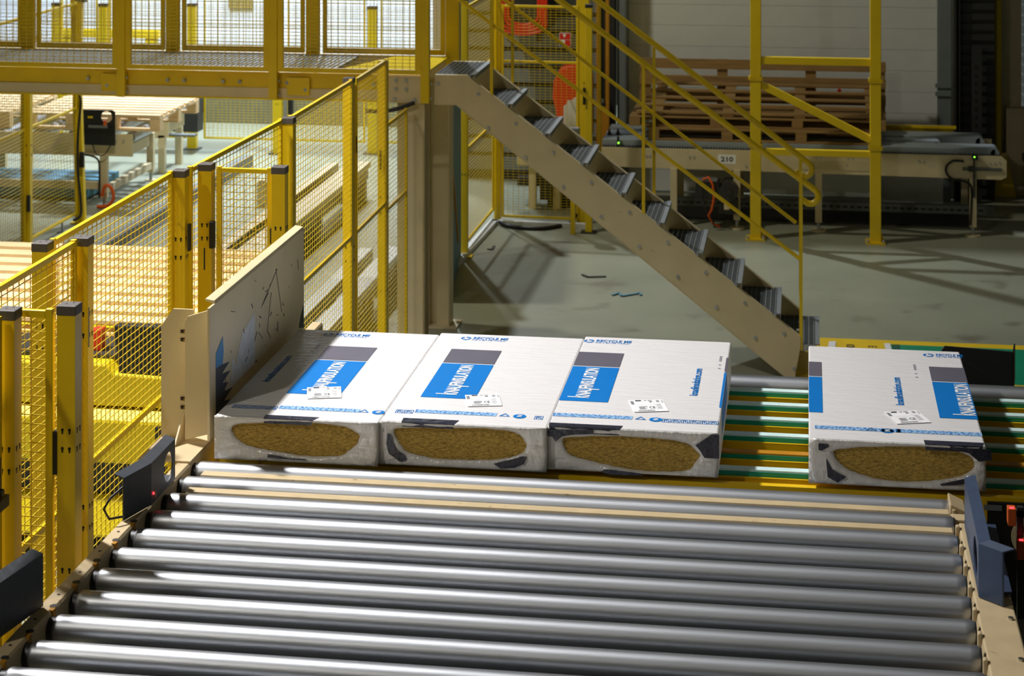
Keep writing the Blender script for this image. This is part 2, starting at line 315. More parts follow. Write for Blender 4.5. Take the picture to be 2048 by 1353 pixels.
# ------------------------------------------------------------------ wrapped insulation packs
ZT, ZB, PW, PL = 1.61, 1.455, .604, 1.19
def chain(pts, n=72):
    """closed smooth outline through the points"""
    P = [Vector((a, b)) for a, b in pts]; N = len(P); out = []
    for i in range(N):
        p0, p1, p2, p3 = P[i - 1], P[i], P[(i + 1) % N], P[(i + 2) % N]
        for k in range(5):
            t = k / 5; out.append(.5 * ((2 * p1) + (p2 - p0) * t + (2 * p0 - 5 * p1 + 4 * p2 - p3) * t * t + (3 * p1 - p0 - 3 * p2 + p3) * t ** 3))
    return out
def pack(x0, y0, label, hole, art, patches, rot=0):
    root = thing('insulation_pack', label, 'insulation pack', (x0 + PW / 2, y0 + PL / 2, ZB), 'wrapped insulation packs on the line')
    x1, y1 = x0 + PW, y0 + PL
    m = MB(); m.box(x0 + .012, y0 + .014, ZB + .004, x1 - .012, y1 - .01, ZT - .006)
    m.build('wool_slab', M['wool'], root)
    # the wrap: five closed sides (slightly soft), and a front with the opening
    rnd = random.Random(int(x0 * 100) + 999)
    hp = chain(hole); hp = [Vector((p.x + rnd.uniform(-.0012, .0012), p.y + rnd.uniform(-.0012, .0012))) for p in hp]
    c = sum(hp, Vector((0, 0))) / len(hp)
    m = MB(); r = .006
    sec = [(x0, ZB + r), (x0, ZT - r), (x0 + r * .3, ZT - r * .3), (x0 + r, ZT), (x1 - r, ZT), (x1 - r * .3, ZT - r * .3), (x1, ZT - r), (x1, ZB + r), (x1 - r, ZB), (x0 + r, ZB)]
    n = len(sec); vs = [(a, y0 + .004, b) for a, b in sec] + [(a, y1, b) for a, b in sec]
    m.add(vs, [(i, n + i, n + (i + 1) % n, (i + 1) % n) for i in range(n)] + [tuple(range(n, 2 * n))[::-1]])
    m.build('wrap', M['film'], root)
    # front ring
    m = MB(); N = len(hp); outer = []
    for p in hp:
        d = p - c; t = min(((x1 - c.x) / d.x) if d.x > 0 else ((x0 - c.x) / d.x) if d.x < 0 else 9, ((ZT - c.y) / d.y) if d.y > 0 else ((ZB - c.y) / d.y) if d.y < 0 else 9)
        outer.append(c + d * t)
    for cx, cz in ((x0, ZB), (x1, ZB), (x0, ZT), (x1, ZT)):
        k = min(range(N), key=lambda q: (outer[q] - Vector((cx, cz))).length); outer[k] = Vector((cx, cz))
    rings = []; pl = [rnd.uniform(-1, 1) for _ in range(N)]
    for j, t in enumerate((0, .2, .4, .6, .8, 1)):
        rg = []
        for k, (p, q) in enumerate(zip(hp, outer)):
            b = p.lerp(q, t); amp = .0034 if p.y < c.y - .01 or p.x > c.x + .2 and p.y < c.y + .03 else .0010
            wob = 0 if j in (0, 5) else rnd.uniform(-.0006, .0006) + pl[k] * amp * 4 * t * (1 - t)
            rg.append((b.x, y0 + .003 * (1 - t) - (.004 if 0 < t < 1 else 0) * math.sin(math.pi * t) + wob, b.y))
        rings.append(rg)
    lip = [(p.x + (c.x - p.x) * .01, y0 + .0135, p.y + (c.y - p.y) * .02) for p in hp]
    edge = [(q.x, y0 + .006, q.y) for q in outer]
    allr = [lip] + rings + [edge]; vs = [p for rg in allr for p in rg]; fs = []
    for j in range(len(allr) - 1):
        for k in range(N): fs.append((j * N + k, j * N + (k + 1) % N, (j + 1) * N + (k + 1) % N, (j + 1) * N + k))
    m.add(vs, fs, 0, True); m.build('front_film', M['filmf'], root)
    # printing on the top
    def X(a): return x0 + a
    def Y(b): return y0 + b
    def quad(mm, a0, b0, a1, b1, z, mi=0): mm.add([(X(a0), Y(b0), z), (X(a1), Y(b0), z), (X(a1), Y(b1), z), (X(a0), Y(b1), z)], [(0, 1, 2, 3)], mi)
    e = .0012
    for lx in art.get('logo', []):
        a0, a1 = max(lx, .001), min(lx + .206, PW - .001)
        m = MB(); quad(m, a0, .302, a1, .752, ZT + e); m.build('blue_panel', M['blue'], root)
        m = MB(); quad(m, a0, .764, a1, .958, ZT + e); m.build('grey_panel', M['greyp'], root)
        m = MB(); full = lx + .048 >= 0 and lx + .133 <= PW
        if full:
            hx = min(.054, PW - .004 - lx - .078)
            text_into(m, 'KNAUFINSULATION', (X(lx + .132), Y(.342), ZT + 2 * e), (0, 1, 0), (-1, 0, 0), .388, .054, bold=.022)
            quad(m, lx + .050, .344, lx + .082, .352, ZT + 2 * e); quad(m, lx + .130, .447, min(lx + .158, PW - .002), .455, ZT + 2 * e)
            m.build('lettering', M['whitep'], root)
    for wx in art.get('web', []):
        m = MB(); text_into(m, 'knaufinsulation.com', (X(wx + .024), Y(.435), ZT + e), (0, 1, 0), (-1, 0, 0), .355, .032, bold=.02); m.build('lettering', M['blue'], root)
        m = MB()
        for k in range(5): quad(m, wx + .083, .905 + k * .016, wx + .093, .915 + k * .016, ZT + e)
        quad(m, wx + .083, .80, wx + .093, .812, ZT + e); quad(m, wx + .083, .85, wx + .093, .86, ZT + e)
        m.build('date_code', M['inkg'], root)
    for rx in art.get('rec', []):
        m = MB(); wv = min(.2, PW - .004 - rx)
        if wv > .12:
            k = wv / .2
            for q in range(18):
                t0, t1 = 2 * math.pi * q / 18, 2 * math.pi * (q + .8) / 18
                if q % 6 == 5: continue
                m.add([(X(rx + .022 + .022 * math.cos(t0)), Y(1.122 + .024 * math.sin(t0)), ZT + e), (X(rx + .022 + .022 * math.cos(t1)), Y(1.122 + .024 * math.sin(t1)), ZT + e),
                       (X(rx + .022 + .012 * math.cos(t1)), Y(1.122 + .012 * math.sin(t1)), ZT + e), (X(rx + .022 + .012 * math.cos(t0)), Y(1.122 + .012 * math.sin(t0)), ZT + e)], [(0, 1, 2, 3)])
            text_into(m, 'RECYCLE ME', (X(rx + .052), Y(1.116), ZT + e), (1, 0, 0), (0, 1, 0), .145 * k, .032, bold=.02)
            text_into(m, 'FOR A BETTER WORLD', (X(rx + .05), Y(1.096), ZT + e), (1, 0, 0), (0, 1, 0), .14 * k, .014, bold=.01)
            m.build('lettering', M['blue'], root)
    for kind, a in art.get('strip', []):
        m = MB()
        if kind == 'fine':          # a band of very fine print
            a1 = min(a + .30, PW - .002); a0 = max(a, .002)
            quad(m, a0, .112, a1, .150, ZT + e, 0)
            for r_ in range(5):
                q = a0
                while q < a1 - .012:
                    wd = rnd.uniform(.004, .012); quad(m, q, .115 + r_ * .007, q + wd, .1185 + r_ * .007, ZT + 1.4 * e, 1); q += wd + rnd.uniform(.002, .02)
            m.build('fine_print', [M['lblue'], M['blue']], root)
        elif kind == 'icons':       # a row of framed pictograms
            for q in range(6):
                b0 = a + q * .034
                if b0 < .002 or b0 + .031 > PW - .002: continue
                for (c0, d0, c1, d1) in ((0, 0, .031, .003), (0, .037, .031, .04), (0, 0, .002, .04), (.029, 0, .031, .04), (.006, .008, .010, .032), (.006, .028, .024, .032), (.014, .012, .018, .024), (.022, .006, .026, .020)):
                    quad(m, b0 + c0, .098 + d0, b0 + c1, .098 + d1, ZT + e)
            if m.v: m.build('pictogram_row', M['blue'], root)
        elif kind == 'marks':       # recycling triangle and round mark
            for q in range(3):
                t0 = math.pi / 2 + q * 2.094; t1 = t0 + 2.094; ra = .024; rb = .015
                m.add([(X(a + .02 + ra * math.cos(t0)), Y(.128 + ra * math.sin(t0)), ZT + e), (X(a + .02 + ra * math.cos(t1)), Y(.128 + ra * math.sin(t1)), ZT + e),
                       (X(a + .02 + rb * math.cos(t1)), Y(.128 + rb * math.sin(t1)), ZT + e), (X(a + .02 + rb * math.cos(t0)), Y(.128 + rb * math.sin(t0)), ZT + e)], [(0, 1, 2, 3)])
            ci = [(X(a + .075 + .024 * math.cos(2 * math.pi * q / 20)), Y(.124 + .024 * math.sin(2 * math.pi * q / 20)), ZT + e) for q in range(20)]
            m.add(ci, [tuple(range(20))])
            quad(m, a + .066, .114, a + .084, .118, ZT + 2 * e, 1); quad(m, a + .066, .131, a + .084, .135, ZT + 2 * e, 1)
            m.add([(X(a + .079), Y(.131), ZT + 2 * e), (X(a + .084), Y(.131), ZT + 2 * e), (X(a + .071), Y(.118), ZT + 2 * e), (X(a + .066), Y(.118), ZT + 2 * e)], [(0, 1, 2, 3)], 1)
            m.build('print_mark', [M['blue'], M['whitep']], root)
    for sx, sy, an in art.get('sticker', []):
        m = MB(); ca, sa = math.cos(an), math.sin(an)
        def T(u, v, z): return (X(sx) + u * ca - v * sa, Y(sy) + u * sa + v * ca, z)
        def sq(u0, v0, u1, v1, z, mi): m.add([T(u0, v0, z), T(u1, v0, z), T(u1, v1, z), T(u0, v1, z)], [(0, 1, 2, 3)], mi)
        z1 = ZT + 2.6 * e; z2 = ZT + 3.2 * e
        sq(-.064, -.07, .064, .07, z1, 0)
        u = -.045
        while u < .018:
            wd = rnd.choice((.0012, .002, .003)); sq(u, -.064, u + wd, -.052, z2, 1); u += wd + rnd.choice((.0012, .002))
        for q in range(9): sq(-.060, .018 + q * .0045, -.048, .0205 + q * .0045, z2, 2)
        sq(-.04, .055, -.018, .066, z2, 1); sq(-.008, .058, .002, .062, z2, 1); sq(.006, .056, .022, .064, z2, 2); sq(.010, .040, .020, .047, z2, 1); sq(.036, .040, .048, .060, z2, 2); sq(.056, .03, .060, .06, z2, 2)
        for q in range(6): sq(-.038, -.042 + q * .006, -.038 + rnd.uniform(.02, .034), -.0395 + q * .006, z2, 2)
        for q in range(5): sq(.030, -.04 + q * .013, .048, -.037 + q * .013, z2, 2)
        sq(.026, -.066, .027, .066, z2, 2); sq(-.044, .008, .024, .009, z2, 2); sq(-.044, .052, .024, .0525, z2, 2)
        text_into(m, 'CE', T(.0, -.036, z2), (ca, sa, 0), (-sa, ca, 0), .022, .024, 1, bold=.01)
        m.build('label_sticker', [M['whitep'], M['ink'], M['inkg']], root)
    # dark film patches: outlines on the front (in x, z) and over the top edge
    for pts in patches:
        m = MB(); front = [(a, b) for a, b in pts if b <= ZT]
        if len(front) > 2:
            P = [(a, y0 - .0055, b) for a, b in front]; m.prism(P, (0, -.0012, 0))
        m.build('dark_patch', M['tape'], root)
    for a0, a1, b1, drop, sk in art.get('edge', []):
        m = MB(); z = ZT + e
        m.add([(X(a0), y0 - .002, ZT - drop), (X(a1), y0 - .002, ZT - drop), (X(a1 + sk * .3), y0 - .0015, ZT + .0012), (X(a0 - .002), y0 - .0015, ZT + .0012),
               (X(a1 + sk), Y(b1), z), (X(a0 - .004), Y(b1), z)], [(0, 1, 2, 3), (3, 2, 4, 5)])
        m.build('dark_patch', M['tape'], root)
    for a, b0, b1, zl in art.get('side', []):   # blue print that runs on over the right flank
        m = MB(); m.add([(x1 + .001, Y(b0), ZT - .006), (x1 + .001, Y(b1), ZT - .006), (x1 + .001, Y(b1), ZT - zl), (x1 + .001, Y(b0), ZT - zl)], [(0, 1, 2, 3)])
        m.build('blue_panel', M['blue'], root)
    return root
def face(y0, ox, oy, sc, pts):
    out = []
    for a, b in pts:
        p = at(ox + a / sc, oy + b / sc, Y=y0); out.append((p.x, p.z))
    return out
y = 6.88
pack(-2.125, y, 'white wrapped insulation pack half in the shadow of the cream deflector plate',
     face(y, 420, 770, 5.69, [(235, 500), (300, 455), (500, 440), (900, 430), (1300, 447), (1550, 490), (1690, 570), (1700, 610), (1660, 700), (1570, 770), (1450, 828), (1100, 828), (850, 795), (600, 750), (400, 700), (280, 620), (245, 560)]),
     dict(logo=[.186], web=[.058], rec=[.125], strip=[('icons', .0), ('fine', .208), ('marks', .505)], sticker=[(.327, .324, .25)], edge=[(.186, .36, .035, .018, .022)]),
     [face(y, 420, 770, 5.69, [(662, 786), (760, 800), (900, 830), (1080, 842), (1115, 856), (950, 846), (760, 832), (655, 820)])])
y = 6.91
pack(-1.520, y, 'white wrapped insulation pack in the middle with large opening and two dark end patches',
     face(y, 740, 800, 5.39, [(245, 350), (290, 312), (500, 304), (850, 305), (1250, 316), (1500, 342), (1620, 392), (1680, 480), (1685, 520), (1640, 590), (1500, 638), (1300, 662), (1000, 664), (700, 648), (500, 610), (380, 570), (320, 500), (270, 420)]),
     dict(logo=[.089], rec=[.098], strip=[('icons', -.102), ('fine', .105), ('marks', .415), ('icons', .545)], sticker=[(.33, .288, .24)], edge=[(.082, .268, .045, .016, .014)]),
     [face(y, 740, 800, 5.39, [(190, 360), (232, 368), (262, 480), (300, 540), (385, 590), (388, 650), (330, 662), (205, 575), (180, 470)]),
      face(y, 740, 800, 5.39, [(1335, 685), (1420, 662), (1580, 626), (1640, 605), (1697, 612), (1660, 690), (1560, 728), (1410, 735)])])
y = 6.945
pack(-.915, y, 'white wrapped insulation pack with logo at its left edge, last in the row of three',
     face(y, 1080, 770, 5.12, [(225, 575), (270, 545), (600, 530), (1000, 540), (1350, 572), (1520, 612), (1610, 690), (1640, 740), (1600, 800), (1540, 876), (1400, 902), (1150, 902), (900, 878), (700, 838), (450, 780), (300, 730), (245, 660)]),
     dict(logo=[-.022, .594], web=[.484], rec=[.002], strip=[('fine', -.01), ('marks', .30), ('icons', .398)], sticker=[(.336, .278, .24)], edge=[(.006, .255, .035, .022, .010)], side=[(0, .302, .752, .10)]),
     [face(y, 1080, 770, 5.12, [(70, 455), (550, 455), (548, 500), (330, 508), (230, 525), (160, 578), (130, 530), (70, 515)]),
      face(y, 1080, 770, 5.12, [(1592, 615), (1765, 502), (1836, 512), (1836, 752), (1685, 745), (1640, 672)]),
      face(y, 1080, 770, 5.12, [(660, 862), (760, 868), (1040, 905), (1042, 928), (720, 915), (630, 890)])])
y = 6.94
pack(.004, y, 'white wrapped insulation pack moving away alone on the green belts at the right',
     face(y, 1448, 600, 2.942, [(640, 905), (680, 882), (900, 866), (1150, 869), (1330, 882), (1440, 920), (1473, 960), (1470, 1000), (1400, 1046), (1250, 1072), (1080, 1080), (900, 1062), (760, 1020), (680, 970)]),
     dict(logo=[-.155, .468], web=[.325], rec=[.455], strip=[('fine', .022), ('marks', .20), ('fine', .306)], sticker=[(.352, .287, .3)], edge=[(.40, .59, .04, .02, .01)], side=[]),
     [face(y, 1448, 600, 2.942, [(556, 842), (612, 846), (620, 862), (575, 885), (556, 880)]),
      face(y, 1448, 600, 2.942, [(600, 930), (640, 1000), (720, 1040), (670, 1074), (610, 1040)]),
      face(y, 1448, 600, 2.942, [(1330, 862), (1570, 880), (1575, 940), (1500, 950), (1440, 900), (1330, 876)]),
      face(y, 1448, 600, 2.942, [(1270, 1082), (1420, 1050), (1470, 1046), (1400, 1086), (1280, 1092)])])
# ------------------------------------------------------------------ cream deflector plate
dp = thing('deflector_plate', 'tall scuffed cream steel deflector plate bolted beside the first pack', 'deflector plate', (-2.2, 7.06, 1.46))
m = MB(); m.box(-2.168, 6.93, 1.50, -2.158, 8.29, 1.985); m.prism([(-2.163, 7.0, 1.978), (-2.158, 7.0, 1.985), (-2.163, 7.0, 1.996), (-2.197, 7.0, 2.002), (-2.197, 7.0, 1.994), (-2.168, 7.0, 1.985)], (0, 1.29, 0))
m.build('plate', M['cream'], dp, .002)
m = MB(); m.prism([(-2.163, 7.0, 1.972), (-2.178, 6.998, 1.962), (-2.262, 6.996, 1.935), (-2.274, 6.996, 1.92), (-2.274, 6.996, 1.478), (-2.163, 6.996, 1.508)], (0, .006, 0))
m.build('end_flange', M['cream'], dp, .001)
m = MB(); m.box(-2.208, 8.285, 1.50, -2.163, 8.292, 1.985); m.build('end_flange', M['cream'], dp)
m = MB(); m.prism([(-2.385, 7.055, 1.40), (-2.385, 7.055, 1.88), (-2.338, 7.055, 1.945), (-2.26, 7.055, 1.945), (-2.26, 7.055, 1.40)], (0, .008, 0))
for z in (1.862, 1.832, 1.612, 1.58): m.box(-2.308, 7.050, z - .005, -2.285, 7.056, z + .007, 1); m.tube([(-2.292, 7.050, z + .001), (-2.292, 7.046, z + .001)], .004, 6, 2)
m.build('mounting_bracket', [M['cream'], M['black'], M['amber']], dp)
m = MB(); m.prism([(-2.30, 7.05, 1.46), (-2.30, 7.05, 1.56), (-2.30, 6.93, 1.46)], (.006, 0, 0)); m.build('gusset', M['cream'], dp)
m = MB(); m.box(-2.385, 6.80, 1.4605, -2.19, 7.7, 1.467); m.build('foot_plate', M['creamd'], dp)
m = MB(); m.prism([(-2.1574, 7.003, 1.80), (-2.1574, 7.09, 1.84), (-2.1574, 7.10, 1.78), (-2.1574, 7.075, 1.70), (-2.1574, 7.003, 1.68)], (.0006, 0, 0)); m.build('blue_scuff', M['bluesc'], dp)
rnd = random.Random(3); m = MB(); up = []
for k in range(14): up.append((-2.1573, 7.01 + .13 * (k % 2) * rnd.uniform(.5, 1) + .06 + .004 * k, 1.74 - k * .018))
m.prism([(-2.1573, 7.003, 1.745)] + up + [(-2.1573, 7.003, 1.505)], (.0006, 0, 0))
m.build('black_scuff', M['blacksc'], dp); m = MB(); m.prism([(-2.1573, 8.23, 1.62), (-2.1573, 8.28, 1.66), (-2.1573, 8.28, 1.56), (-2.1573, 8.2, 1.58)], (.0006, 0, 0)); m.build('black_scuff', M['blacksc'], dp)
m = MB(); m.prism([(-2.1576, 7.18, 1.62), (-2.1576, 7.22, 1.73), (-2.1576, 7.26, 1.68), (-2.1576, 7.34, 1.78), (-2.1576, 7.52, 1.82), (-2.1576, 7.52, 1.62)], (.0004, 0, 0)); m.build('pale_scuff', M['whitesc'], dp)
m = MB()
for k in range(34):
    yy, zz = rnd.gauss(7.65, .28), rnd.gauss(1.78, .10)
    if not (7.1 < yy < 8.25 and 1.62 < zz < 1.97): continue
    m.bar((-2.1570, yy, zz), (-2.1570, yy + rnd.gauss(.01, .03), zz + rnd.gauss(0, .02)), .0012, .0022 if k % 3 else .004)
for a, b in (((7.62, 1.63), (7.62, 1.87)), ((7.62, 1.82), (7.85, 1.915)), ((7.62, 1.82), (7.72, 1.85)), ((7.83, 1.92), (7.92, 1.72)), ((7.76, 1.84), (7.70, 1.70)), ((7.7, 1.70), (7.75, 1.66))):
    m.bar((-2.1570, a[0], a[1]), (-2.1570, b[0], b[1]), .0012, .0024)
m.build('scratch_marks', M['blacksc'], dp)
# ------------------------------------------------------------------ sensor guards
def guard(name, label, pts, z0, z1, hole, lipdir, material, org, led=None, cable=None):
    """folded sheet: pts = plan outline (x, y) far to near; hole = (y centre, z centre, ry, rz) cut in the first leg"""
    g = thing(name, label, 'sensor guard', org); m = MB(); th = .005
    (xa, ya), (xb, yb), (xc, yc) = pts
    # first leg with the round cut-out
    if hole:
        hy, hz, ry, rz = hole; n = 32; inn = []; out = []
        for k in range(n):
            t = 2 * math.pi * k / n; cy, cz = math.cos(t), math.sin(t); inn.append((hy + ry * cy, hz + rz * cz))
            q = 9
            if cy > 1e-6: q = min(q, (ya - hy) / cy)
            if cy < -1e-6: q = min(q, (yb - hy) / cy)
            if cz > 1e-6: q = min(q, (z1 - hz) / cz)
            if cz < -1e-6: q = min(q, (z0 - hz) / cz)
            out.append((hy + q * cy, hz + q * cz))
        for cy, cz in ((ya, z0), (ya, z1), (yb, z0), (yb, z1)):
            k = min(range(n), key=lambda q: (out[q][0] - cy) ** 2 + (out[q][1] - cz) ** 2); out[k] = (cy, cz)
        def X(yy): return xb + (xa - xb) * (yy - yb) / (ya - yb)
        vs = []
        for dx in (0, -lipdir * -th):
            vs += [(X(a) + dx, a, b) for a, b in inn] + [(X(a) + dx, a, b) for a, b in out]
        fs = []
        for k in range(n):
            k2 = (k + 1) % n
            fs += [(k, k2, n + k2, n + k), (2 * n + k, 3 * n + k, 3 * n + k2, 2 * n + k2), (k, 2 * n + k, 2 * n + k2, k2), (n + k, n + k2, 3 * n + k2, 3 * n + k)]
        m.add(vs, fs)
    else: m.prism([(xa, ya, z0), (xb, yb, z0), (xb, yb, z1), (xa, ya, z1)], (lipdir * th, 0, 0))
    m.prism([(xb, yb, z0), (xc, yc, z0), (xc, yc, z1), (xb, yb, z1)], (lipdir * th, 0, 0))
    L = .035
    m.prism([(xa, ya, z1), (xb, yb, z1), (xb + lipdir * L, yb, z1 + .012), (xa + lipdir * L, ya, z1 + .012)], (0, 0, .004))
    m.prism([(xb, yb, z1), (xc, yc, z1), (xc + lipdir * L, yc, z1 + .012), (xb + lipdir * L, yb, z1 + .012)], (0, 0, .004))
    m.build('folded_sheet', material, g)
    m = MB(); m.prism([(xb, yb + .02, z0 + .006), (xa, ya, z0 + .006), (xa + lipdir * .10, ya, z0 + .006), (xb + lipdir * .10, yb + .02, z0 + .006)], (0, 0, .006)); m.build('base_tab', material, g)
    if led:
        ly, lz = led; lx = xb - lipdir * .001
        m = MB(); m.tube([(lx, ly, lz), (lx - lipdir * .003, ly, lz)], .0045, 10); m.build('red_light', M['redled'], g)
        m = MB(); m.prism([(lx, ly + .008, lz - .022), (lx, ly + .034, lz - .022), (lx, ly + .021, lz + .006)], (-lipdir * .001, 0, 0)); m.build('warning_triangle', M['amber'], g)
    if cable:
        m = MB(); m.tube(cable, .004, 8); m.build('cable', M['black'], g)
    return g
guard('sensor_guard', 'dark grey folded sensor guard with round hole on the left rail beside the rollers', ((-2.19, 6.63), (-2.187, 6.37), (-2.228, 6.215)), 1.463, 1.60, (6.555, 1.530, .050, .050), -1, M['guard'], (-2.2, 6.4, 1.46), led=(6.385, 1.497),
      cable=[(-2.245, 6.25, 1.56), (-2.27, 6.2, 1.54), (-2.285, 6.18, 1.51), (-2.27, 6.19, 1.475), (-2.24, 6.23, 1.47)])
guard('sensor_guard', 'black folded sensor guard at the left picture edge beside the nearest rollers', ((-2.225, 5.515), (-2.238, 5.43), (-2.272, 5.22)), 1.463, 1.615, None, -1, M['guard'], (-2.24, 5.4, 1.46), led=(5.47, 1.488))
guard('sensor_guard', 'blue grey folded sensor guard on the right rail beside the roller ends', ((.512, 6.63), (.508, 6.045), (.572, 5.985)), 1.443, 1.60, (6.17, 1.52, .075, .055), 1, M['guardb'], (.51, 6.3, 1.44))
guard('sensor_guard', 'blue grey sensor guard cut off by the bottom right corner', ((.60, 5.47), (.598, 5.2), (.62, 5.1)), 1.443, 1.56, None, 1, M['guardb'], (.6, 5.3, 1.44))
# ------------------------------------------------------------------ fences
def post(par, x, y, z1=2.2, z0=0.0, sx=.06, sy=.06, cap=True, foot=False, holes=(), lean=0, capm=None):
    m = MB(); hx, hy = sx / 2, sy / 2
    if lean:
        m.add([(x - hx, y - hy, z0), (x + hx, y - hy, z0), (x + hx, y + hy, z0), (x - hx, y + hy, z0), (x - hx + lean * .55, y - hy, .62 * z1), (x + hx + lean * .9, y - hy, .62 * z1), (x + hx + lean * .9, y + hy, .62 * z1), (x - hx + lean * .55, y + hy, .62 * z1),
               (x - hx + lean, y - hy, z1), (x + hx + lean * .6, y - hy, z1), (x + hx + lean * .6, y + hy, z1), (x - hx + lean, y + hy, z1)],
              [(0, 3, 2, 1), (8, 9, 10, 11)] + [(a + b * 4, (a + 1) % 4 + b * 4, (a + 1) % 4 + 4 + b * 4, a + 4 + b * 4) for a in range(4) for b in range(2)])
    else: m.box(x - hx, y - hy, z0, x + hx, y + hy, z1)
    for z in holes:
        for dx in (-.012, .012):
            m.box(x + dx - .003, y - hy - .0012, z - .008, x + dx + .003, y - hy, z + .006, 1); m.box(x + hx, y + dx - .003, z - .008, x + hx + .0012, y + dx + .003, z + .006, 1)
            m.tube([(x + dx, y - hy - .0012, z + .006), (x + dx, y - hy, z + .006)], .005, 8, 1); m.tube([(x + hx + .0012, y + dx, z + .006), (x + hx, y + dx, z + .006)], .005, 8, 1)
    p = m.build('post', [M['yellow'], M['black']], par, .003)
    if cap:
        m = MB(); m.box(x - hx - .002, y - hy - .002, z1 - .026, x + hx + .002, y + hy + .002, z1 + .006)
        m.tube([(x - hx * .3, y, z1 + .006), (x - hx * .3, y, z1 + .0066)], .004, 8, 1); m.tube([(x + hx * .3, y + hy * .5, z1 + .006), (x + hx * .3, y + hy * .5, z1 + .0066)], .004, 8, 1)
        m.build('post_cap', [capm or M['capg'], M['black']], p, .003)
    if foot:
        m = MB(); m.box(x - hx - .04, y - hy - .03, z0, x + hx + .04, y + hy + .03, z0 + .012); m.build('base_plate', M['dkst'] if foot == 2 else M['yellow'], p)
    return p
def mesh_panel(par, p, q, z0, z1, mids=(), dx=.05, dz=.030, fw=.022, ft=.02, wr=.0014, bulge=0, name='mesh_panel', frame=None, wirem=None, rail=None):
    P, Q = Vector((p[0], p[1], 0)), Vector((q[0], q[1], 0)); d = (Q - P); L = d.length; d /= L; nn = Vector((-d.y, d.x, 0)); Z = Vector((0, 0, 1))
    def pt(u, z, k=0): return P + d * u + Z * z + nn * k
    m = MB(); rw = rail or fw
    def bx(u0, u1, a, b, t=ft): m.prism([pt(u0, a, -t / 2), pt(u1, a, -t / 2), pt(u1, b, -t / 2), pt(u0, b, -t / 2)], nn * t)
    bx(0, fw, z0, z1 + .006); bx(L - fw, L, z0, z1 + .006); bx(fw, L - fw, z1 - rw, z1); bx(fw, L - fw, z0, z0 + rw)
    for zz in mids: bx(fw, L - fw, zz - rw / 2, zz + rw / 2)
    fr = m.build(name, frame or M['yellow'], par, .002)
    m = MB(); nu = max(1, int((L - .01) / dx)); nz = int((z1 - z0 - .01) / dz); seg = 8 if bulge else 1
    def off(u, z): return bulge * math.sin(math.pi * min(1, max(0, u / L))) * math.sin(math.pi * min(1, max(0, (z - z0) / (z1 - z0)))) if bulge else 0
    u0 = (L - nu * dx) / 2
    for i in range(nu + 1):
        u = u0 + i * dx
        if u < .006 or u > L - .006: continue
        for s in range(seg):
            a = z0 + (z1 - z0) * s / seg; b = z0 + (z1 - z0) * (s + 1) / seg; oa, ob = off(u, a), off(u, b)
            c = [pt(u - wr, a, oa - wr), pt(u + wr, a, oa - wr), pt(u + wr, a, oa + wr), pt(u - wr, a, oa + wr), pt(u - wr, b, ob - wr), pt(u + wr, b, ob - wr), pt(u + wr, b, ob + wr), pt(u - wr, b, ob + wr)]
            m.add(c, [(0, 1, 5, 4), (1, 2, 6, 5), (2, 3, 7, 6), (3, 0, 4, 7)])
    for j in range(1, nz + 1):
        z = z0 + j * dz
        if z > z1 - .006: continue
        for s in range(seg):
            a = L * s / seg; b = L * (s + 1) / seg; oa, ob = off(a, z) - 2 * wr, off(b, z) - 2 * wr
            c = [pt(a, z - wr, oa - wr), pt(a, z - wr, oa + wr), pt(a, z + wr, oa + wr), pt(a, z + wr, oa - wr), pt(b, z - wr, ob - wr), pt(b, z - wr, ob + wr), pt(b, z + wr, ob + wr), pt(b, z + wr, ob - wr)]
            m.add(c, [(0, 1, 5, 4), (1, 2, 6, 5), (2, 3, 7, 6), (3, 0, 4, 7)])
    m.build('wire_mesh', wirem or M['wire'], fr)
    return fr
def block(par, name, x0, y0, z0, x1, y1, z1, mt, bev=.002):
    m = MB(); m.box(x0, y0, z0, x1, y1, z1); return m.build(name, mt, par, bev)
# fence along the conveyor
f = thing('safety_fence', 'long yellow mesh safety fence running along the left side of the roller conveyor', 'fence', (-2.7, 9, 0))
post(f, -2.80, 6.935, holes=(1.90, 1.82)); post(f, -2.752, 8.405, holes=(1.9, 1.82))
mesh_panel(f, (-2.785, 6.985), (-2.785, 8.375), .15, 2.20, (1.24,))
mesh_panel(f, (-2.735, 8.48), (-2.69, 9.86), .15, 2.20, (1.27,))
post(f, -2.66, 9.906, holes=(1.55, 1.48))
mesh_panel(f, (-2.668, 9.955), (-2.668, 11.35), .15, 2.20, (1.27,))
post(f, -2.695, 11.407, holes=(1.2, 1.12))
mesh_panel(f, (-2.67, 11.46), (-2.68, 12.36), .15, 2.19, (1.27,))
post(f, -2.705, 12.40, z1=2.18, cap=False, holes=(1.3, 1.2, .7))
mesh_panel(f, (-2.70, 12.45), (-2.70, 13.12), .15, 1.76, (1.2,))
for y, z in ((8.39, 1.91), (9.88, 1.86), (11.39, 1.9), (12.33, 1.55)):
    block(f, 'panel_clip', -2.712, y - .012, z - .06, -2.700, y + .012, z + .06, M['black'])
for y, z in ((8.46, 1.80), (9.93, 1.75), (11.45, 1.8)):
    block(f, 'panel_clip', -2.662, y - .004, z - .05, -2.656, y + .004, z + .05, M['blackmetal'])
# gate stub beside the deflector plate
g = thing('fence_stub', 'narrow yellow mesh panel between two capped posts behind the deflector plate', 'fence', (-2.5, 8.56, 0))
post(g, -2.685, 8.575, holes=(1.93, 1.87), sx=.062); post(g, -2.338, 8.553, holes=(1.93,), sx=.062)
mesh_panel(g, (-2.632, 8.565), (-2.376, 8.56), .2, 2.19, fw=.021, dz=.033)
block(g, 'hinge', -2.66, 8.53, 1.83, -2.638, 8.56, 1.95, M['black']); block(g, 'hinge', -2.378, 8.53, 1.86, -2.366, 8.56, 1.93, M['black'])
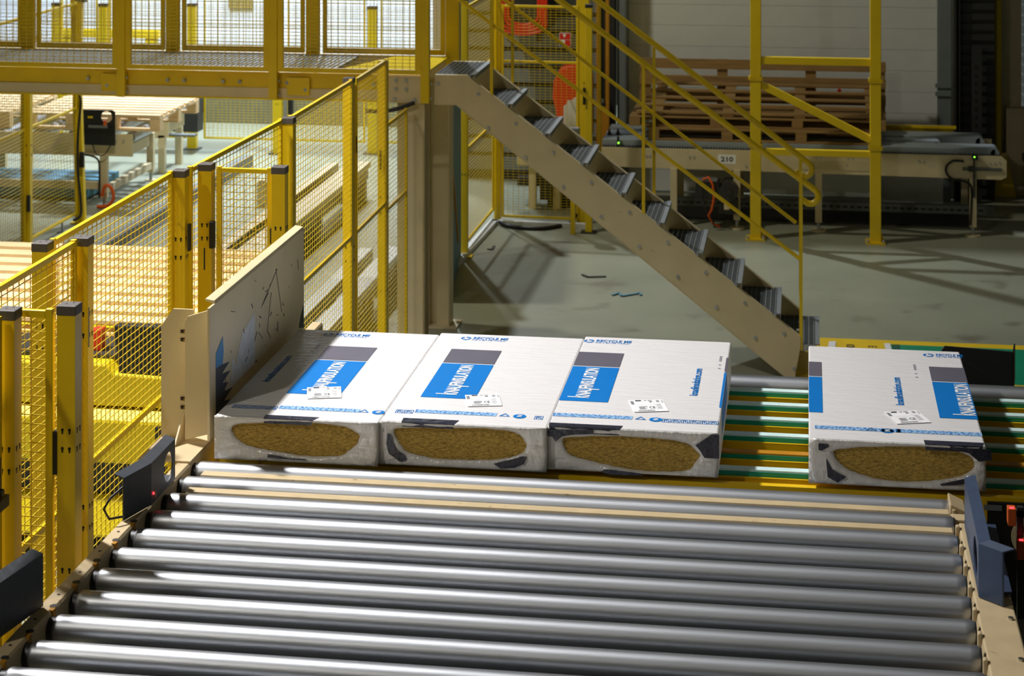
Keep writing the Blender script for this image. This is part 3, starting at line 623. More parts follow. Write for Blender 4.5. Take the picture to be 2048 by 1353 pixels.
# nearest fence pieces
n_ = thing('safety_fence', 'yellow mesh panel ending at the nearer capped post of the long left fence', 'fence', (-2.7, 6.5, 0))
post(n_, -2.685, 7.045, holes=(1.92, 1.84, 1.2, 1.12))
mesh_panel(n_, (-2.70, 5.55), (-2.70, 7.0), .15, 2.20, (1.24,))
block(n_, 'panel_clip', -2.652, 7.008, 1.80, -2.648, 7.016, 1.95, M['greyst'])
g = thing('safety_gate', 'small yellow mesh gate with black lock at the left picture edge', 'gate', (-2.6, 6.0, 0))
post(g, -2.535, 6.0, holes=(1.76, 1.69, 1.3)); post(g, -2.366, 6.085, holes=(1.80, 1.74, 1.35, 1.28), sx=.062)
mesh_panel(g, (-2.66, 6.065), (-2.408, 6.055), .2, 2.19, fw=.024, dz=.030)
mesh_panel(g, (-2.545, 5.2), (-2.545, 5.945), .2, 2.19, fw=.024, dz=.030)
block(g, 'hinge', -2.415, 6.05, 1.66, -2.396, 6.075, 1.80, M['black'])
m = MB(); m.box(-2.535, 5.84, 1.62, -2.52, 5.90, 1.76); m.box(-2.525, 5.78, 1.60, -2.505, 5.93, 1.635); m.tube([(-2.52, 5.87, 1.66), (-2.50, 5.87, 1.66)], .012, 10); m.box(-2.53, 5.75, 1.66, -2.52, 5.80, 1.78); m.build('lock', M['black'], g)
# inner left fence (its second post is bent)
f = thing('safety_fence', 'yellow mesh fence with a bent post and bulging mesh beside the far left pallet conveyor', 'fence', (-6.6, 16, 0))
post(f, -6.60, 15.99, z1=2.05, sx=.085, holes=(.92, .84), capm=M['black']); post(f, -6.575, 17.2, z1=2.05, lean=-.05, foot=True, sx=.09)
post(f, -6.60, 14.5, z1=2.05)
mesh_panel(f, (-6.6, 14.54), (-6.6, 15.95), .085, 2.03, (1.06,), bulge=-.03); mesh_panel(f, (-6.6, 16.04), (-6.6, 17.16), .09, 2.03, (1.06,), bulge=.10)
block(f, 'panel_clip', -6.58, 15.94, .36, -6.555, 15.97, .50, M['black']); block(f, 'panel_clip', -6.57, 17.14, .52, -6.53, 17.17, .66, M['black'])
m = MB(); m.cable([(-6.57, 17.13, 1.20), (-6.56, 17.15, 1.12), (-6.565, 17.14, 1.0), (-6.575, 17.12, .8), (-6.575, 17.12, .5), (-6.55, 17.13, .2), (-6.56, 17.14, .08), (-6.62, 17.12, .04)], .012, 8); m.build('cable', M['black'], f)
m = MB()
for y in (14.9, 15.6, 16.8): m.box(-6.605, y - .01, 0, -6.595, y + .01, .09); m.box(-6.64, y - .03, 0, -6.56, y + .03, .006)
m.build('support_foot', M['greyst'], f)
# far back fence
f = thing('safety_fence', 'far yellow mesh fence in front of the white wall of the loading bay', 'fence', (-5.8, 21.1, 0))
for x in (-8.35, -7.80, -6.77, -5.75, -4.72): post(f, x, 21.1 if x != -5.75 else 20.95, z1=1.62 if x > -7 else 1.60, foot=2, sx=.10, sy=.08, capm=M['black'], holes=(.62, .55))
for a, b in ((-8.3, -7.87), (-7.74, -6.84), (-6.64, -5.82), (-5.68, -4.80), (-4.63, -4.0)): mesh_panel(f, (a, 21.1), (b, 21.1), .12, 2.5, (), wr=.002)
for x in (-6.69, -5.66): block(f, 'hinge', x, 21.03, .42, x + .05, 21.1, .60, M['black'])
# corner fence beneath the walkway end
f = thing('corner_fence', 'yellow mesh corner fence standing behind the stair near the walkway column', 'fence', (-2.84, 17.5, 0))
post(f, -2.875, 16.4, z1=2.2, holes=(1.3, .7), foot=True); post(f, -2.83, 17.93, z1=2.2)
mesh_panel(f, (-2.87, 16.46), (-2.86, 17.86), .10, 2.12, (1.5, .9)); mesh_panel(f, (-2.79, 17.9), (-2.07, 17.86), .03, 1.99, (1.47,), dz=.025)
m = MB(); m.box(-2.09, 17.86, 0, -1.975, 17.97, 2.6); m.build('square_column', M['yellow'], f, .004)
post(f, -1.935, 17.5, z1=2.04, foot=2, capm=M['black']); block(f, 'hinge', -1.985, 17.45, 1.15, -1.962, 17.49, 1.30, M['black'])
mesh_panel(f, (-2.0, 18.0), (-1.88, 18.0), .1, 2.4, ())
# ------------------------------------------------------------------ walkway bridge
wk = thing('walkway_bridge', 'raised walkway with yellow mesh railings crossing the top left of the hall', 'walkway', (-4, 13.7, 0))
YN, YF = 13.25, 14.2
for yy, s in ((YN, -1), (YF + .06, 1)):
    m = MB(); m.box(-7.5, yy - .02, 1.79, -2.6, yy + .02, 1.972); m.box(-7.5, yy - .035, 1.785, -2.6, yy + .07, 1.797); m.box(-7.5, yy - .035, 1.965, -2.6, yy + .07, 1.975)
    if s < 0: m.box(-7.5, yy - .032, 1.79, -2.6, yy - .02, 1.865, 1)
    m.build('beam', [M['yellow'], M['cream']] if s < 0 else M['cream'], wk)
bl = [(x, 1.905 if x not in (-4.86, -3.43) else 1.86, .034) for x in (-5.93, -5.85, -5.0, -4.86, -4.42, -4.3, -4.02, -3.9, -3.56, -3.43, -3.1, -2.95)]
bl += [(x, z, .045) for x, z in ((-2.79, 1.94), (-2.72, 1.94), (-2.79, 1.88), (-2.72, 1.88), (-2.66, 1.81), (-2.80, 1.81))]
for x, z, o_ in bl:
    m = MB(); m.bolt((x, YN - o_ + .012, z), (0, -1, 0), .013, .024); m.build('beam_bolt', M['zinc'], wk)
for a_, b_, c_, d_, mt_ in ((-2.84, -2.62, 1.785, 1.97, 'cream'), (-4.9, -4.75, 1.82, 1.94, 'yellow'), (-3.56, -3.40, 1.82, 1.94, 'yellow')):
    m = MB(); m.box(a_, YN - .045, c_, b_, YN - .032, d_); m.build('joint_plate', M[mt_], wk, .001)
m = MB(); m.box(-7.5, YN, 1.955, -3.28, YF, 1.975)
for k in range(120): m.box(-7.5 + k * .0352, YN + .03, 1.975, -7.497 + k * .0352, YF, 1.982)
m.build('grating_deck', M['zinc'], wk)
m = MB(); m.prism([(-3.28, YN, 1.972), (-2.60, YN, 1.972), (-2.60, YF, 1.972), (-2.98, YF, 1.972)], (0, 0, .010)); m.build('end_plate', M['yellowdeck'], wk)
for x, wd in ((-4.75, .1), (-3.655, .14), (-2.587, .10), (-5.85, .1)):
    m = MB(); m.box(x - .025, YN - .085, 1.79, x + .035, YN - .035, 3.3); m.bolt((x + .04, YN - .06, 1.82), (1, 0, 0), .01, .01, 1); m.bolt((x + .04, YN - .06, 1.92), (1, 0, 0), .01, .01, 1)
    m.build('post', [M['yellow'], M['zinc']], wk, .003)
for a, b in ((-7.0, -5.875), (-5.815, -4.775), (-4.715, -3.68), (-3.62, -2.612)): mesh_panel(wk, (a, YN - .06), (b, YN - .06), 1.985, 3.2, (2.9,), dx=.05, dz=.025, fw=.035 if a < -4.8 else .04, ft=.03, rail=.03, wr=.0018)
for x in (-4.71, -3.63, -2.575, -5.85):
    m = MB(); m.box(x - .055, YF, 1.79, x + .045, YF + .05, 3.3); m.build('post', M['yellow'], wk, .003)
for a, b in ((-7.0, -5.91), (-5.79, -4.78), (-4.645, -3.70), (-3.56, -2.64)): mesh_panel(wk, (a, YF + .03), (b, YF + .03), 1.985, 3.2, (2.9,), dx=.05, dz=.025, fw=.03, ft=.03, rail=.04)
# columns
m = MB(); m.box(-2.79, YN + .0, 0, -2.60, YN + .012, 1.79); m.box(-2.716, YN + .012, 0, -2.704, YN + .148, 1.79); m.box(-2.79, YN + .148, 0, -2.60, YN + .16, 1.79); m.box(-2.83, YN - .05, 0, -2.59, YN + .2, .014); m.box(-2.61, YN + .012, 0, -2.60, YN + .03, 1.79)
m.build('column', M['cream'], wk, .002)
m = MB(); m.box(-2.755, YF - .06, 0, -2.743, YF + .10, 1.79); m.box(-2.60, YF - .06, 0, -2.588, YF + .10, 1.79); m.box(-2.743, YF + .014, 0, -2.60, YF + .026, 1.79); m.box(-2.79, YF - .10, 0, -2.53, YF + .14, .014)
m.build('column', M['cream'], wk, .002)
m = MB(); m.cable([(-2.66, YN - .06, 1.79), (-2.72, YN - .06, 1.765), (-2.80, YN - .06, 1.74), (-2.90, YN - .06, 1.725), (-3.0, YN - .05, 1.725)], .014, 8); m.build('cable', M['black'], wk)
# ------------------------------------------------------------------ stair
st = thing('stair', 'cream steel stair with grating treads and yellow handrails leading down from the walkway', 'stair', (-1.3, 13.6, 0))
Y0, Y1 = 13.22, 13.98
XE, SL = -.05, (1.979 - .284) / (2.3 - .049)      # slope of the stringer top
prof = [(-2.525, 1.972), (-2.30, 1.972), (-.045, .275), (-.045, .225), (-.085, 0), (-.135, 0), (-.20, .05), (-2.375, 1.775), (-2.525, 1.775)]
for yy, s in ((Y0, 1), (Y1, 1)):
    m = MB(); m.prism([(x, yy, z) for x, z in prof], (0, .008, 0))
    fl_ = .05 if yy == Y0 else -.05
    for (xa, za), (xb, zb) in ((prof[0], prof[1]), (prof[1], prof[2])): m.prism([(xa, yy, za), (xb, yy, zb), (xb, yy + fl_, zb), (xa, yy + fl_, za)], (0, 0, .008))
    for (xa, za), (xb, zb) in ((prof[6], prof[7]), (prof[7], prof[8])): m.prism([(xa, yy - .004, za), (xb, yy - .004, zb), (xb, yy + fl_, zb), (xa, yy + fl_, za)], (0, 0, .008))
    sg = m.build('stringer', M['cream'], st, .001)
    if yy == Y0:
        for k in range(10):
            x, z = -2.25 + .258 * k, 1.98 - .194 * k
            for bx_, bz_ in ((x + .03, z - .125), (x - .16, z - .16) if k else (x - .25, z - .06)):
                m = MB(); m.bolt((bx_, yy, bz_), (0, -1, 0), .013, .010); m.build('stringer_bolt', M['zinc'], sg)
for k in range(10):
    xn, zt = -2.245 + .2585 * k, 1.982 - .1942 * k; dep = .28
    m = MB(); nb = int(dep / .034)
    for q in range(nb): m.box(xn - .04 - q * .034, Y0 + .02, zt - .032, xn - .0375 - q * .034, Y1 - .01, zt, 1)
    for q in range(62): m.box(xn - dep, Y0 + .02 + q * .012, zt - .010, xn - .02, Y0 + .026 + q * .012, zt - .003, 0)
    m.box(xn - dep, Y0 + .012, zt - .045, xn - .03, Y0 + .016, zt - .004, 1); m.box(xn - dep, Y1 - .012, zt - .045, xn - .03, Y1 - .008, zt - .004, 1)
    t = m.build('tread', [M['grate'], M['zinc']], st)
    m = MB(); m.box(xn - .030, Y0 + .012, zt - .004, xn, Y1 - .008, zt + .003); [m.box(xn - .004, Y0 + .014 + q_ * .012, zt - .030, xn - .001, Y0 + .019 + q_ * .012, zt, 1) for q_ in range(62)]; m.build('tread_nosing', [M['nosing'], M['zinc']], t)
def rail(px, Y, r, bend):
    pts = [at(a, b, Y=Y) for a, b in px]; d = (pts[-1] - pts[-2]).normalized()
    if bend:
        e = pts[-1]; n2 = Vector((-d.z, 0, d.x));
        if n2.z > 0: n2 = -n2
        rr = .052
        for k in range(1, 9):
            t = math.pi * k / 8; pts.append(e + d * rr * math.sin(t) + n2 * rr * (1 - math.cos(t)))
        pts.append(pts[-1] - d * .04)
    m = MB(); m.tube(pts, r, 14); return m
o = rail([(960, -118), (1118, 0), (1350, 174), (1630, 380)], YN, .021, True).build('handrail', M['yellow'], st)
rail([(895, -20), (920, 0), (1350, 328), (1602, 520)], YN, .013, False).build('middle_rail', M['yellow'], st)
rail([(1040, -118), (1193, 0), (1350, 120), (1618, 327)], 14.03, .021, True).build('handrail', M['yellow'], st)
rail([(985, -20), (1009, 0), (1350, 260), (1592, 446)], 14.03, .013, False).build('middle_rail', M['yellow'], st)
m = MB(); m.tube([at(1636, 440, Y=YN), at(1642, 436, Y=YN)], .0215, 12)
for (px, ya, yb) in ((983, -60, 262), (1287, 130, 500), (1602, 345, 700)):
    a, b = at(px, ya, Y=YN - .02), at(px, yb, Y=YN - .02); m = MB(); m.bar(a, b, .022, .010, up=(0, 1, 0))
    for dz in (.06, .13): m.bolt((a.x - .012, YN - .02, b.z + dz), (-1, 0, 0), .008, .018, 1)
    m.build('baluster', [M['yellow'], M['zinc']], st)
for (px, ya, yb) in ((1025, 0, 165), (1308, 95, 388), (1601, 318, 590)):
    a, b = at(px, ya, Y=14.02), at(px, yb, Y=14.02); m = MB(); m.bar(a, b, .022, .010, up=(0, 1, 0)); m.build('baluster', M['yellow'], st)
# ------------------------------------------------------------------ right hand guard frame
gf = thing('guard_frame', 'yellow square tube guard frame standing in front of the pallet conveyor', 'guard frame', (.06, 17.5, 0))
for x in (-.452, .588):
    m = MB(); m.box(x - .047, 17.42, 0, x + .047, 17.52, 3.0); p = m.build('post', M['yellow'], gf, .004)
    for z in (1.42, .832):
        m = MB(); m.box(x - .052, 17.415, z - .016, x + .052, 17.525, z + .016); m.box(x - .058, 17.41, z + .003, x + .058, 17.53, z + .016); m.box(x - .058, 17.41, z - .016, x + .058, 17.53, z - .003)
        m.bolt((x - .050, 17.43, z), (-1, 0, 0), .01, .014); m.bolt((x + .050, 17.43, z), (1, 0, 0), .01, .014); m.build('joint_flange', M['yellow'], p)
    m = MB(); m.box(x - .085, 17.37, 0, x + .085, 17.57, .014)
    for a in (-.068, .068): m.bolt((x + a, 17.39, .014), (0, 0, 1), .012, .025, 1)
    m.prism([(x + .047, 17.46, .014), (x + .075, 17.46, .014), (x + .047, 17.46, .11)], (0, .008, 0))
    m.build('base_plate', [M['yellow'], M['zinc']], p)
for z0, z1 in ((1.545, 1.61), (.745, .80)):
    m = MB(); m.box(-.405, 17.44, z0, .541, 17.50, z1); m.build('cross_rail', M['yellow'], gf, .003)
m = MB(); m.bar((-.41, 17.47, 1.365), (.545, 17.47, .90), .05, .065); m.build('diagonal_brace', M['yellow'], gf, .003)
# ------------------------------------------------------------------ pallet conveyor 210
pc = thing('pallet_conveyor', 'long cream pallet conveyor with grey belts marked 210 in front of the sectional door', 'conveyor', (0, 18.2, 0))
YC = 17.86
m = MB(); m.prism([(-1.86, YC, .53), (1.70, YC, .505), (1.745, YC, .53), (1.745, YC, .675), (1.70, YC, .715), (-1.86, YC, .705)], (0, .03, 0)); m.box(-1.86, YC + .93, .52, 1.70, YC + .96, .71)
m.box(-.05, YC - .006, .55, .60, YC, .66)
for x, z in ((-1.45, .64), (-1.42, .64), (-1.06, .64), (-1.02, .64), (-.55, .57), (.08, .66), (.12, .66), (.36, .66), (.4, .66), (.98, .655), (1.02, .655), (1.6, .65), (1.64, .65), (1.68, .66), (.35, .6)): m.bolt((x, YC, z), (0, -1, 0), .010, .008, 1)
m.build('side_frame', [M['cream'], M['zinc']], pc, .003)
for y0, y1, x1 in ((YC + .06, YC + .33, 1.70), (YC + .40, YC + .60, 1.22), (YC + .66, YC + .95, 1.62)):
    m = MB(); pr = [(-1.9, .715), (x1 - .06, .755)]
    m.box(-1.86, y0, .70, x1 - .05, y1, .765); m.tube([(x1 - .05, y0, .725), (x1 - .05, y1, .725)], .04, 18)
    m.build('belt', M['beltg'], pc)
m = MB()
for k in range(150): m.box(-1.85 + k * .024, YC + .01, .705, -1.838 + k * .024, YC + .05, .722)
m.build('drive_chain', M['dkst'], pc)
for x in (.098, 1.453, -1.2, -.63):
    for y in (YC + .01, YC + .95):
        m = MB(); m.box(x - .03, y - .03, .08, x + .03, y + .03, .53); m.tube([(x, y, .01), (x, y, .08)], .015, 8, 1); m.tube([(x, y, 0), (x, y, .012)], .07, 16, 0); m.build('leg', [M['cream'], M['zinc']], pc, .002)
m = MB(); m.box(-1.5, YC + .45, .10, 1.67, YC + .53, .175)
for k in range(48): m.box(-1.47 + k * .064, YC + .444, .130, -1.43 + k * .064, YC + .45, .145, 1)
m.build('cable_tray', [M['greyst'], M['black']], pc)
m = MB(); m.box(-1.6, YC + .35, 0, 1.5, YC + .95, .02); m.box(.15, YC + .85, .1, 1.25, YC + .9, .49, 1); m.box(-.45, YC + .6, .20, .60, YC + .62, .42, 1); m.build('drip_tray', [M['dkst'], M['doorp']], pc)
m = MB(); m.box(-.80, YC - .002, .585, -.64, YC, .665, 0); text_into(m, '210', (-.775, YC - .003, .602), (1, 0, 0), (0, 0, 1), .11, .046, 1, bold=.03)
for a in (-.772, -.735, -.733): pass
m.build('number_plate', [M['whitep'], M['ink']], pc)
m = MB(); m.tube([(-.70, YC - .16, .36), (-.70, YC + .10, .36)], .085, 20); m.tube([(-.70, YC - .18, .36), (-.70, YC - .16, .36)], .03, 12); m.box(-1.0, YC - .12, .28, -.78, YC + .05, .44); m.box(-1.0, YC - .14, .44, -.80, YC, .46, 1)
m.box(-.79, YC - .10, .15, -.62, YC + .02, .29); m.box(-.74, YC - .17, .20, -.69, YC - .16, .26, 2)
m.build('gear_motor', [M['dkst'], M['greyst'], M['cream']], pc, .006)
m = MB(); m.tube([(-.93, YC - .14, .46), (-.88, YC - .16, .49), (-.84, YC - .16, .42), (-.83, YC - .16, .30), (-.85, YC - .16, .2), (-.88, YC - .14, .14), (-.84, YC - .1, .06), (-.78, YC - .08, .03)], .011, 8); m.tube([(-.95, YC - .14, .44), (-.93, YC - .18, .3), (-.90, YC - .16, .2), (-.83, YC - .1, .05)], .008, 8, 1)
m.build('motor_cable', [M['orange'], M['dkst']], pc)
m = MB(); m.box(1.36, YC - .02, .60, 1.70, YC - .004, .612); m.box(1.36, YC - .02, .585, 1.70, YC - .004, .592); m.box(1.41, YC - .035, .58, 1.45, YC - .004, .622, 1); m.box(1.45, YC - .05, .35, 1.467, YC - .02, .71, 1); m.box(1.44, YC - .07, .69, 1.49, YC - .02, .735, 2); m.tube([(1.46, YC - .07, .715), (1.46, YC - .074, .715)], .006, 8, 3)
m.build('sensor_bracket', [M['greyst'], M['dkst'], M['black'], M['grnled']], pc)
m = MB(); m.cable([(1.37, YC - .02, .665), (1.28, YC - .03, .67), (1.22, YC - .03, .62), (1.22, YC - .03, .56), (1.27, YC - .03, .51), (1.40, YC - .03, .48), (1.44, YC - .02, .40), (1.43, YC - .02, .1)], .010, 8); m.build('sensor_cable', M['black'], pc)
m = MB(); m.box(.0, 18.93, .775, 1.385, 18.97, .80); m.box(.0, 18.95, .70, 1.36, 18.96, .78); m.build('guide_rail', M['yellow'], pc)
m = MB(); m.box(-1.72, YC + .02, .70, -1.70, YC + .04, .80); m.tube([(-1.705, YC + .02, .745), (-1.705, YC + .016, .745)], .008, 8, 1); m.build('stop_sensor', [M['black'], M['grnled']], pc)
m = MB(); m.prism([(-1.84, YC + .3, .77), (-1.80, YC + .3, .77), (-1.82, YC + .3, .83)], (0, .04, 0)); m.build('stop_cone', M['black'], pc)
m = MB(); m.prism([(-1.76, YC + .3, .77), (-1.72, YC + .3, .77), (-1.74, YC + .3, .83)], (0, .04, 0)); m.build('stop_cone', M['black'], pc)
# pallets
def pallet(label, group, loc, L, W, nb, mt, rot=None, th=.022, bh=.09, bw=.10):
    """boards run along X"""
    root = thing('wooden_pallet', label, 'pallet', loc, group); x0, y0, z0 = loc
    pitch = (W - bw) / (nb - 1); rn = random.Random(int(x0 * 31 + z0 * 77))
    zt = z0 + th + bh + th
    for k in range(nb):
        m = MB(); y = y0 + k * pitch; j = rn.uniform(-.006, .006); m.box(x0 + j, y, zt, x0 + L + j, y + bw, zt + th); m.build('deck_board', mt, root, .002)
    for k in range(4):
        m = MB(); xx = x0 + .0 + k * (L - .10) / 3; m.box(xx, y0, zt - th, xx + .10, y0 + W, zt); m.build('cross_board', mt, root, .002)
        for q in range(3):
            m = MB(); yy = y0 + q * (W - .10) / 2; m.box(xx, yy, z0 + th, xx + .10, yy + .10, z0 + th + bh); m.build('block', mt, root, .003)
    for q in range(3):
        m = MB(); yy = y0 + q * (W - .10) / 2; m.box(x0, yy, z0, x0 + L, yy + .10, z0 + th); m.build('bottom_board', mt, root, .002)
    return root
GP = 'pallets on the pallet conveyor'
pallet('weathered wooden pallet lowest in the stack, its blocks resting on the grey belts', GP, (-1.44, 17.95, .7655), 2.10, .90, 5, M['wooddark'], th=.018, bh=.062)
pallet('weathered wooden pallet lying flat in the middle of the stack on the belts', GP, (-1.62, 18.02, .882), 2.32, .84, 6, M['wooddark'], th=.014, bh=.05)
root = thing('wooden_pallet', 'weathered wooden pallet lying tilted on top of the stack below the upright one', 'pallet', (-.45, 18.4, .975), GP)
for k in range(5):
    m = MB(); x = -1.56 + .03 * k; y = 18.06 + .19 * k; z = .995 + .040 * k; m.box(x, y, z, x + 2.14, y + .10, z + .017); m.build('deck_board', M['wooddark'], root, .002)
for k in range(4):
    x = -1.42 + .65 * k; m = MB(); m.prism([(x, 18.06, .976), (x, 18.90, 1.152), (x, 18.90, 1.166), (x, 18.06, .994)], (.10, 0, 0)); m.build('cross_board', M['wooddark'], root, .002)
root = thing('wooden_pallet', 'weathered wooden pallet leaning upright against the back of the pallet stack', 'pallet', (-.44, 18.98, .80), GP)
for z in (1.30, 1.14, .98, .83):
    m = MB(); m.box(-1.605, 18.965, z - .01, .735, 18.987, z + .085); m.build('deck_board', M['wooddark'], root, .002)
for x in (-1.60, -.86, -.02, .63):
    m = MB(); m.box(x, 18.987, .80, x + .10, 19.01, 1.385); m.build('cross_board', M['wooddark'], root, .002)
m = MB(); m.tube([(.30, 18.963, 1.11), (.30, 18.965, 1.11)], .02, 12); m.build('orange_mark', M['red'], root)
# ------------------------------------------------------------------ things around the right rear corner
m = MB(); m.tube([(1.845, 19.74, 0), (1.845, 19.74, 3.5)], .034, 18); m.prism([(1.80, 19.70, 0), (2.02, 19.70, 0), (1.92, 19.70, .42), (1.86, 19.70, .42)], (0, .07, 0))
tag(m.build('pipe', M['yellow'], org=(1.845, 19.74, 0)), 'vertical yellow pipe in front of the cream wall column', 'pipe')
am = thing('lift_mast', 'amber lift mast with a dark slot beside the white sectional door', 'mast', (-1.96, 18.95, 0))
m = MB(); m.box(-2.02, 18.9, 0, -1.985, 19.0, 3.2); m.box(-1.93, 18.9, 0, -1.895, 19.0, 3.2); m.box(-2.02, 18.97, 0, -1.895, 19.0, 3.2); m.box(-2.0, 18.92, 0, -1.91, 18.97, .93); m.build('mast_profile', M['amber'], am, .003)
m = MB(); m.box(-1.985, 18.94, .93, -1.93, 18.965, 3.2); m.box(-1.99, 18.90, .92, -1.925, 18.95, .95); m.build('slot', M['black'], am)
m = MB(); m.box(-1.968, 18.915, .95, -1.948, 18.94, .985); m.build('slider', M['greyst'], am)
o = thing('hose_reel', 'big red orange hose loops hanging behind the mesh above the stair top', 'hose', (-2.78, 19.2, 1.9))
m = MB()
for k in range(4):
    a = .235 - .028 * k; pts = [(-2.78 - a, 19.18 + .02 * k, 2.6)] + [(-2.78 + a * math.sin(t) * (1 if abs(math.sin(t)) < .99 else 1), 19.18 + .02 * k, 1.66 + .028 * k - .09 * math.cos(t)) for t in [(-math.pi / 2 + math.pi * q / 14) for q in range(15)]] + [(-2.78 + a, 19.18 + .02 * k, 2.6)]
    m.tube(pts, .016, 8)
m.build('hose_loop', M['red'], o)
m = MB(); m.box(-2.98, 19.26, 1.60, -2.54, 19.84, 2.5); m.box(-2.95, 19.3, 1.48, -2.90, 19.34, 1.6); m.box(-2.66, 19.3, 1.48, -2.61, 19.34, 1.6); m.build('reel_bracket', M['dkst'], o)
b = thing('robot_arm', 'orange machine arm with pale cover showing through the mesh gate', 'machine', (-2.25, 18.9, 0))
m = MB(); m.prism([(-2.44, 18.85, 1.0), (-2.43, 18.85, 1.16), (-2.36, 18.85, 1.29), (-2.24, 18.85, 1.325), (-2.12, 18.85, 1.31), (-2.06, 18.85, 1.2), (-2.06, 18.85, .62), (-2.34, 18.85, .62), (-2.40, 18.85, .82)], (0, .22, 0)); m.build('arm', M['red'], b, .02)
m = MB(); m.prism([(-2.33, 18.835, .70), (-2.33, 18.835, .92), (-2.20, 18.835, 1.02), (-2.12, 18.835, .92), (-2.14, 18.835, .70)], (0, .02, 0)); m.tube([(-2.28, 18.83, .98), (-2.22, 18.81, .86), (-2.18, 18.81, .76)], .018, 8); m.build('cover', M['doorp'], b, .005)
m = MB(); m.box(-2.36, 18.88, 0, -2.08, 19.06, .62); m.build('base', M['dkst'], b)
m = MB(); m.box(-2.245, 17.835, 1.62, -2.14, 17.842, 1.745); m.box(-2.242, 17.833, 1.685, -2.143, 17.835, 1.742, 1); m.prism([(-2.215, 17.831, 1.735), (-2.18, 17.831, 1.735), (-2.197, 17.831, 1.70)], (0, .001, 0), 0); m.box(-2.242, 17.833, 1.623, -2.197, 17.835, 1.655, 2); m.box(-2.192, 17.833, 1.623, -2.143, 17.835, 1.68, 1)
tag(m.build('warning_sign', [M['whitep'], M['red'], M['blue']], org=(-2.2, 17.84, 1.62)), 'small red and blue warning sign hung on the mesh gate above the stair', 'sign')
cb = thing('control_box', 'small grey control box with dark socket on a stand right of the mesh gate', 'control box', (-2.08, 17.42, 0))
m = MB(); m.box(-2.13, 17.38, .78, -2.01, 17.46, .95); m.build('housing', M['greyst'], cb, .006)
m = MB(); m.box(-2.115, 17.374, .80, -2.025, 17.38, .89); m.tube([(-2.07, 17.36, .845), (-2.07, 17.375, .845)], .03, 14); m.build('socket', M['black'], cb)
m = MB(); m.box(-2.09, 17.40, 0, -2.05, 17.44, .78); m.build('stand', M['yellow'], cb)
m = MB(); m.cable([at(1000, 445, Z=.03), at(1015, 452, Z=.02), at(1045, 456, Z=.018), at(1085, 457, Z=.018), at(1120, 452, Z=.018), at(1142, 445, Z=.02), at(1152, 430, Z=.1)], .018, 10)
tag(m.build('hose', M['black'], org=at(1080, 457, Z=0)), 'thick black hose lying in a curve on the floor under the mesh gate', 'hose')
for pts, mt, lb in (([(1164, 549), (1176, 554), (1212, 553)], 'dkst', 'dark bent strap scrap lying on the floor behind the middle pack'), ([(1224, 590), (1238, 586), (1244, 592), (1280, 586), (1282, 590)], 'bluep', 'bluish strap scrap on the floor below the stair'), ([(975, 498), (984, 499), (988, 492)], 'dkst', 'tiny dark scrap on the floor beside the corner fence')):
    m = MB(); P = [at(a, b_, Z=.008) for a, b_ in pts]
    for a, b_ in zip(P, P[1:]): m.bar(a, b_, .022, .006)
    tag(m.build('strap_scrap', M[mt], org=P[0]), lb, 'scrap')
m = MB(); m.prism([(-2.735, 14.85, 0), (-2.885, 16.30, 0), (-2.885, 16.30, 2.2), (-2.735, 14.85, 2.2)], (-.015, 0, 0))
tag(m.build('partition_sheet', M['bluep'], org=(-2.9, 15.8, 0)), 'tall blue sheet standing behind the walkway column', 'sheet')
m = MB(); m.bar((-2.745, 15.10, 1.05), (-2.75, 15.4, .35), .012, .03); tag(m.build('wooden_lath', M['amber'], org=(-2.87, 15.9, .35)), 'thin ochre lath leaning on the blue sheet', 'lath')
# cream machine behind the mesh gate, under the stair
mm = thing('chain_conveyor', 'cream machine on legs with black drive showing through the mesh gate', 'conveyor', (-2.4, 19.0, 0))
m = MB(); m.box(-2.72, 18.4, .42, -2.06, 18.8, .64); m.build('frame', M['cream'], mm, .004)
for x in (-2.58, -2.35):
    m = MB(); m.box(x - .035, 18.45, 0, x + .035, 18.52, .42); m.build('leg', M['cream'], mm)
m = MB(); m.box(-2.75, 18.62, .18, -2.06, 18.75, .26); m.box(-2.45, 18.56, .0, -2.06, 18.8, .16); m.box(-2.50, 18.40, .10, -2.40, 18.6, .34); m.build('drive', M['black'], mm, .004)
m = MB(); m.cable([(-2.42, 18.40, .30), (-2.42, 18.38, .38), (-2.36, 18.38, .42), (-2.28, 18.38, .43), (-2.2, 18.38, .41)], .014, 8); m.build('cable', M['black'], mm)
# ------------------------------------------------------------------ far left: pallet conveyor with pallet
lc = thing('pallet_conveyor', 'far left cream pallet conveyor on legs carrying a single pale pallet', 'conveyor', (-7, 18.5, 0))
for y in (17.9, 19.25):
    m = MB(); m.box(-9.5, y, .49, -6.335 if y < 18 else -6.6, y + .03, .70)
    for x in (-6.42, -6.5): m.bolt((x, y, .64), (0, -1, 0), .012, .01, 1)
    m.build('side_frame', [M['cream'], M['zinc']], lc, .003)
for x in (-6.37, -6.66, -6.95, -7.3, -7.65, -8.0):
    m = MB(); m.tube([(x, 17.94, .665), (x, 18.45 if x > -6.5 else 19.24, .665)], .052, 18); m.build('roller', M['steel'], lc)
for x, y in ((-6.62, 17.92), (-6.62, 19.26), (-8.2, 17.92), (-8.2, 19.26)):
    m = MB(); m.box(x - .035, y - .03, .09, x + .035, y + .03, .49); m.tube([(x, y, .01), (x, y, .09)], .016, 8, 1); m.tube([(x, y, 0), (x, y, .012)], .06, 14, 0); m.build('leg', [M['cream'], M['zinc']], lc, .002)
m = MB(); m.bar((-6.62, 17.95, .16), (-6.62, 19.24, .16), .05, .07); m.bar((-8.2, 17.95, .2), (-6.64, 17.95, .2), .05, .07); m.box(-6.40, 17.93, .50, -6.36, 18.45, .60); m.build('cross_brace', M['cream'], lc, .002)
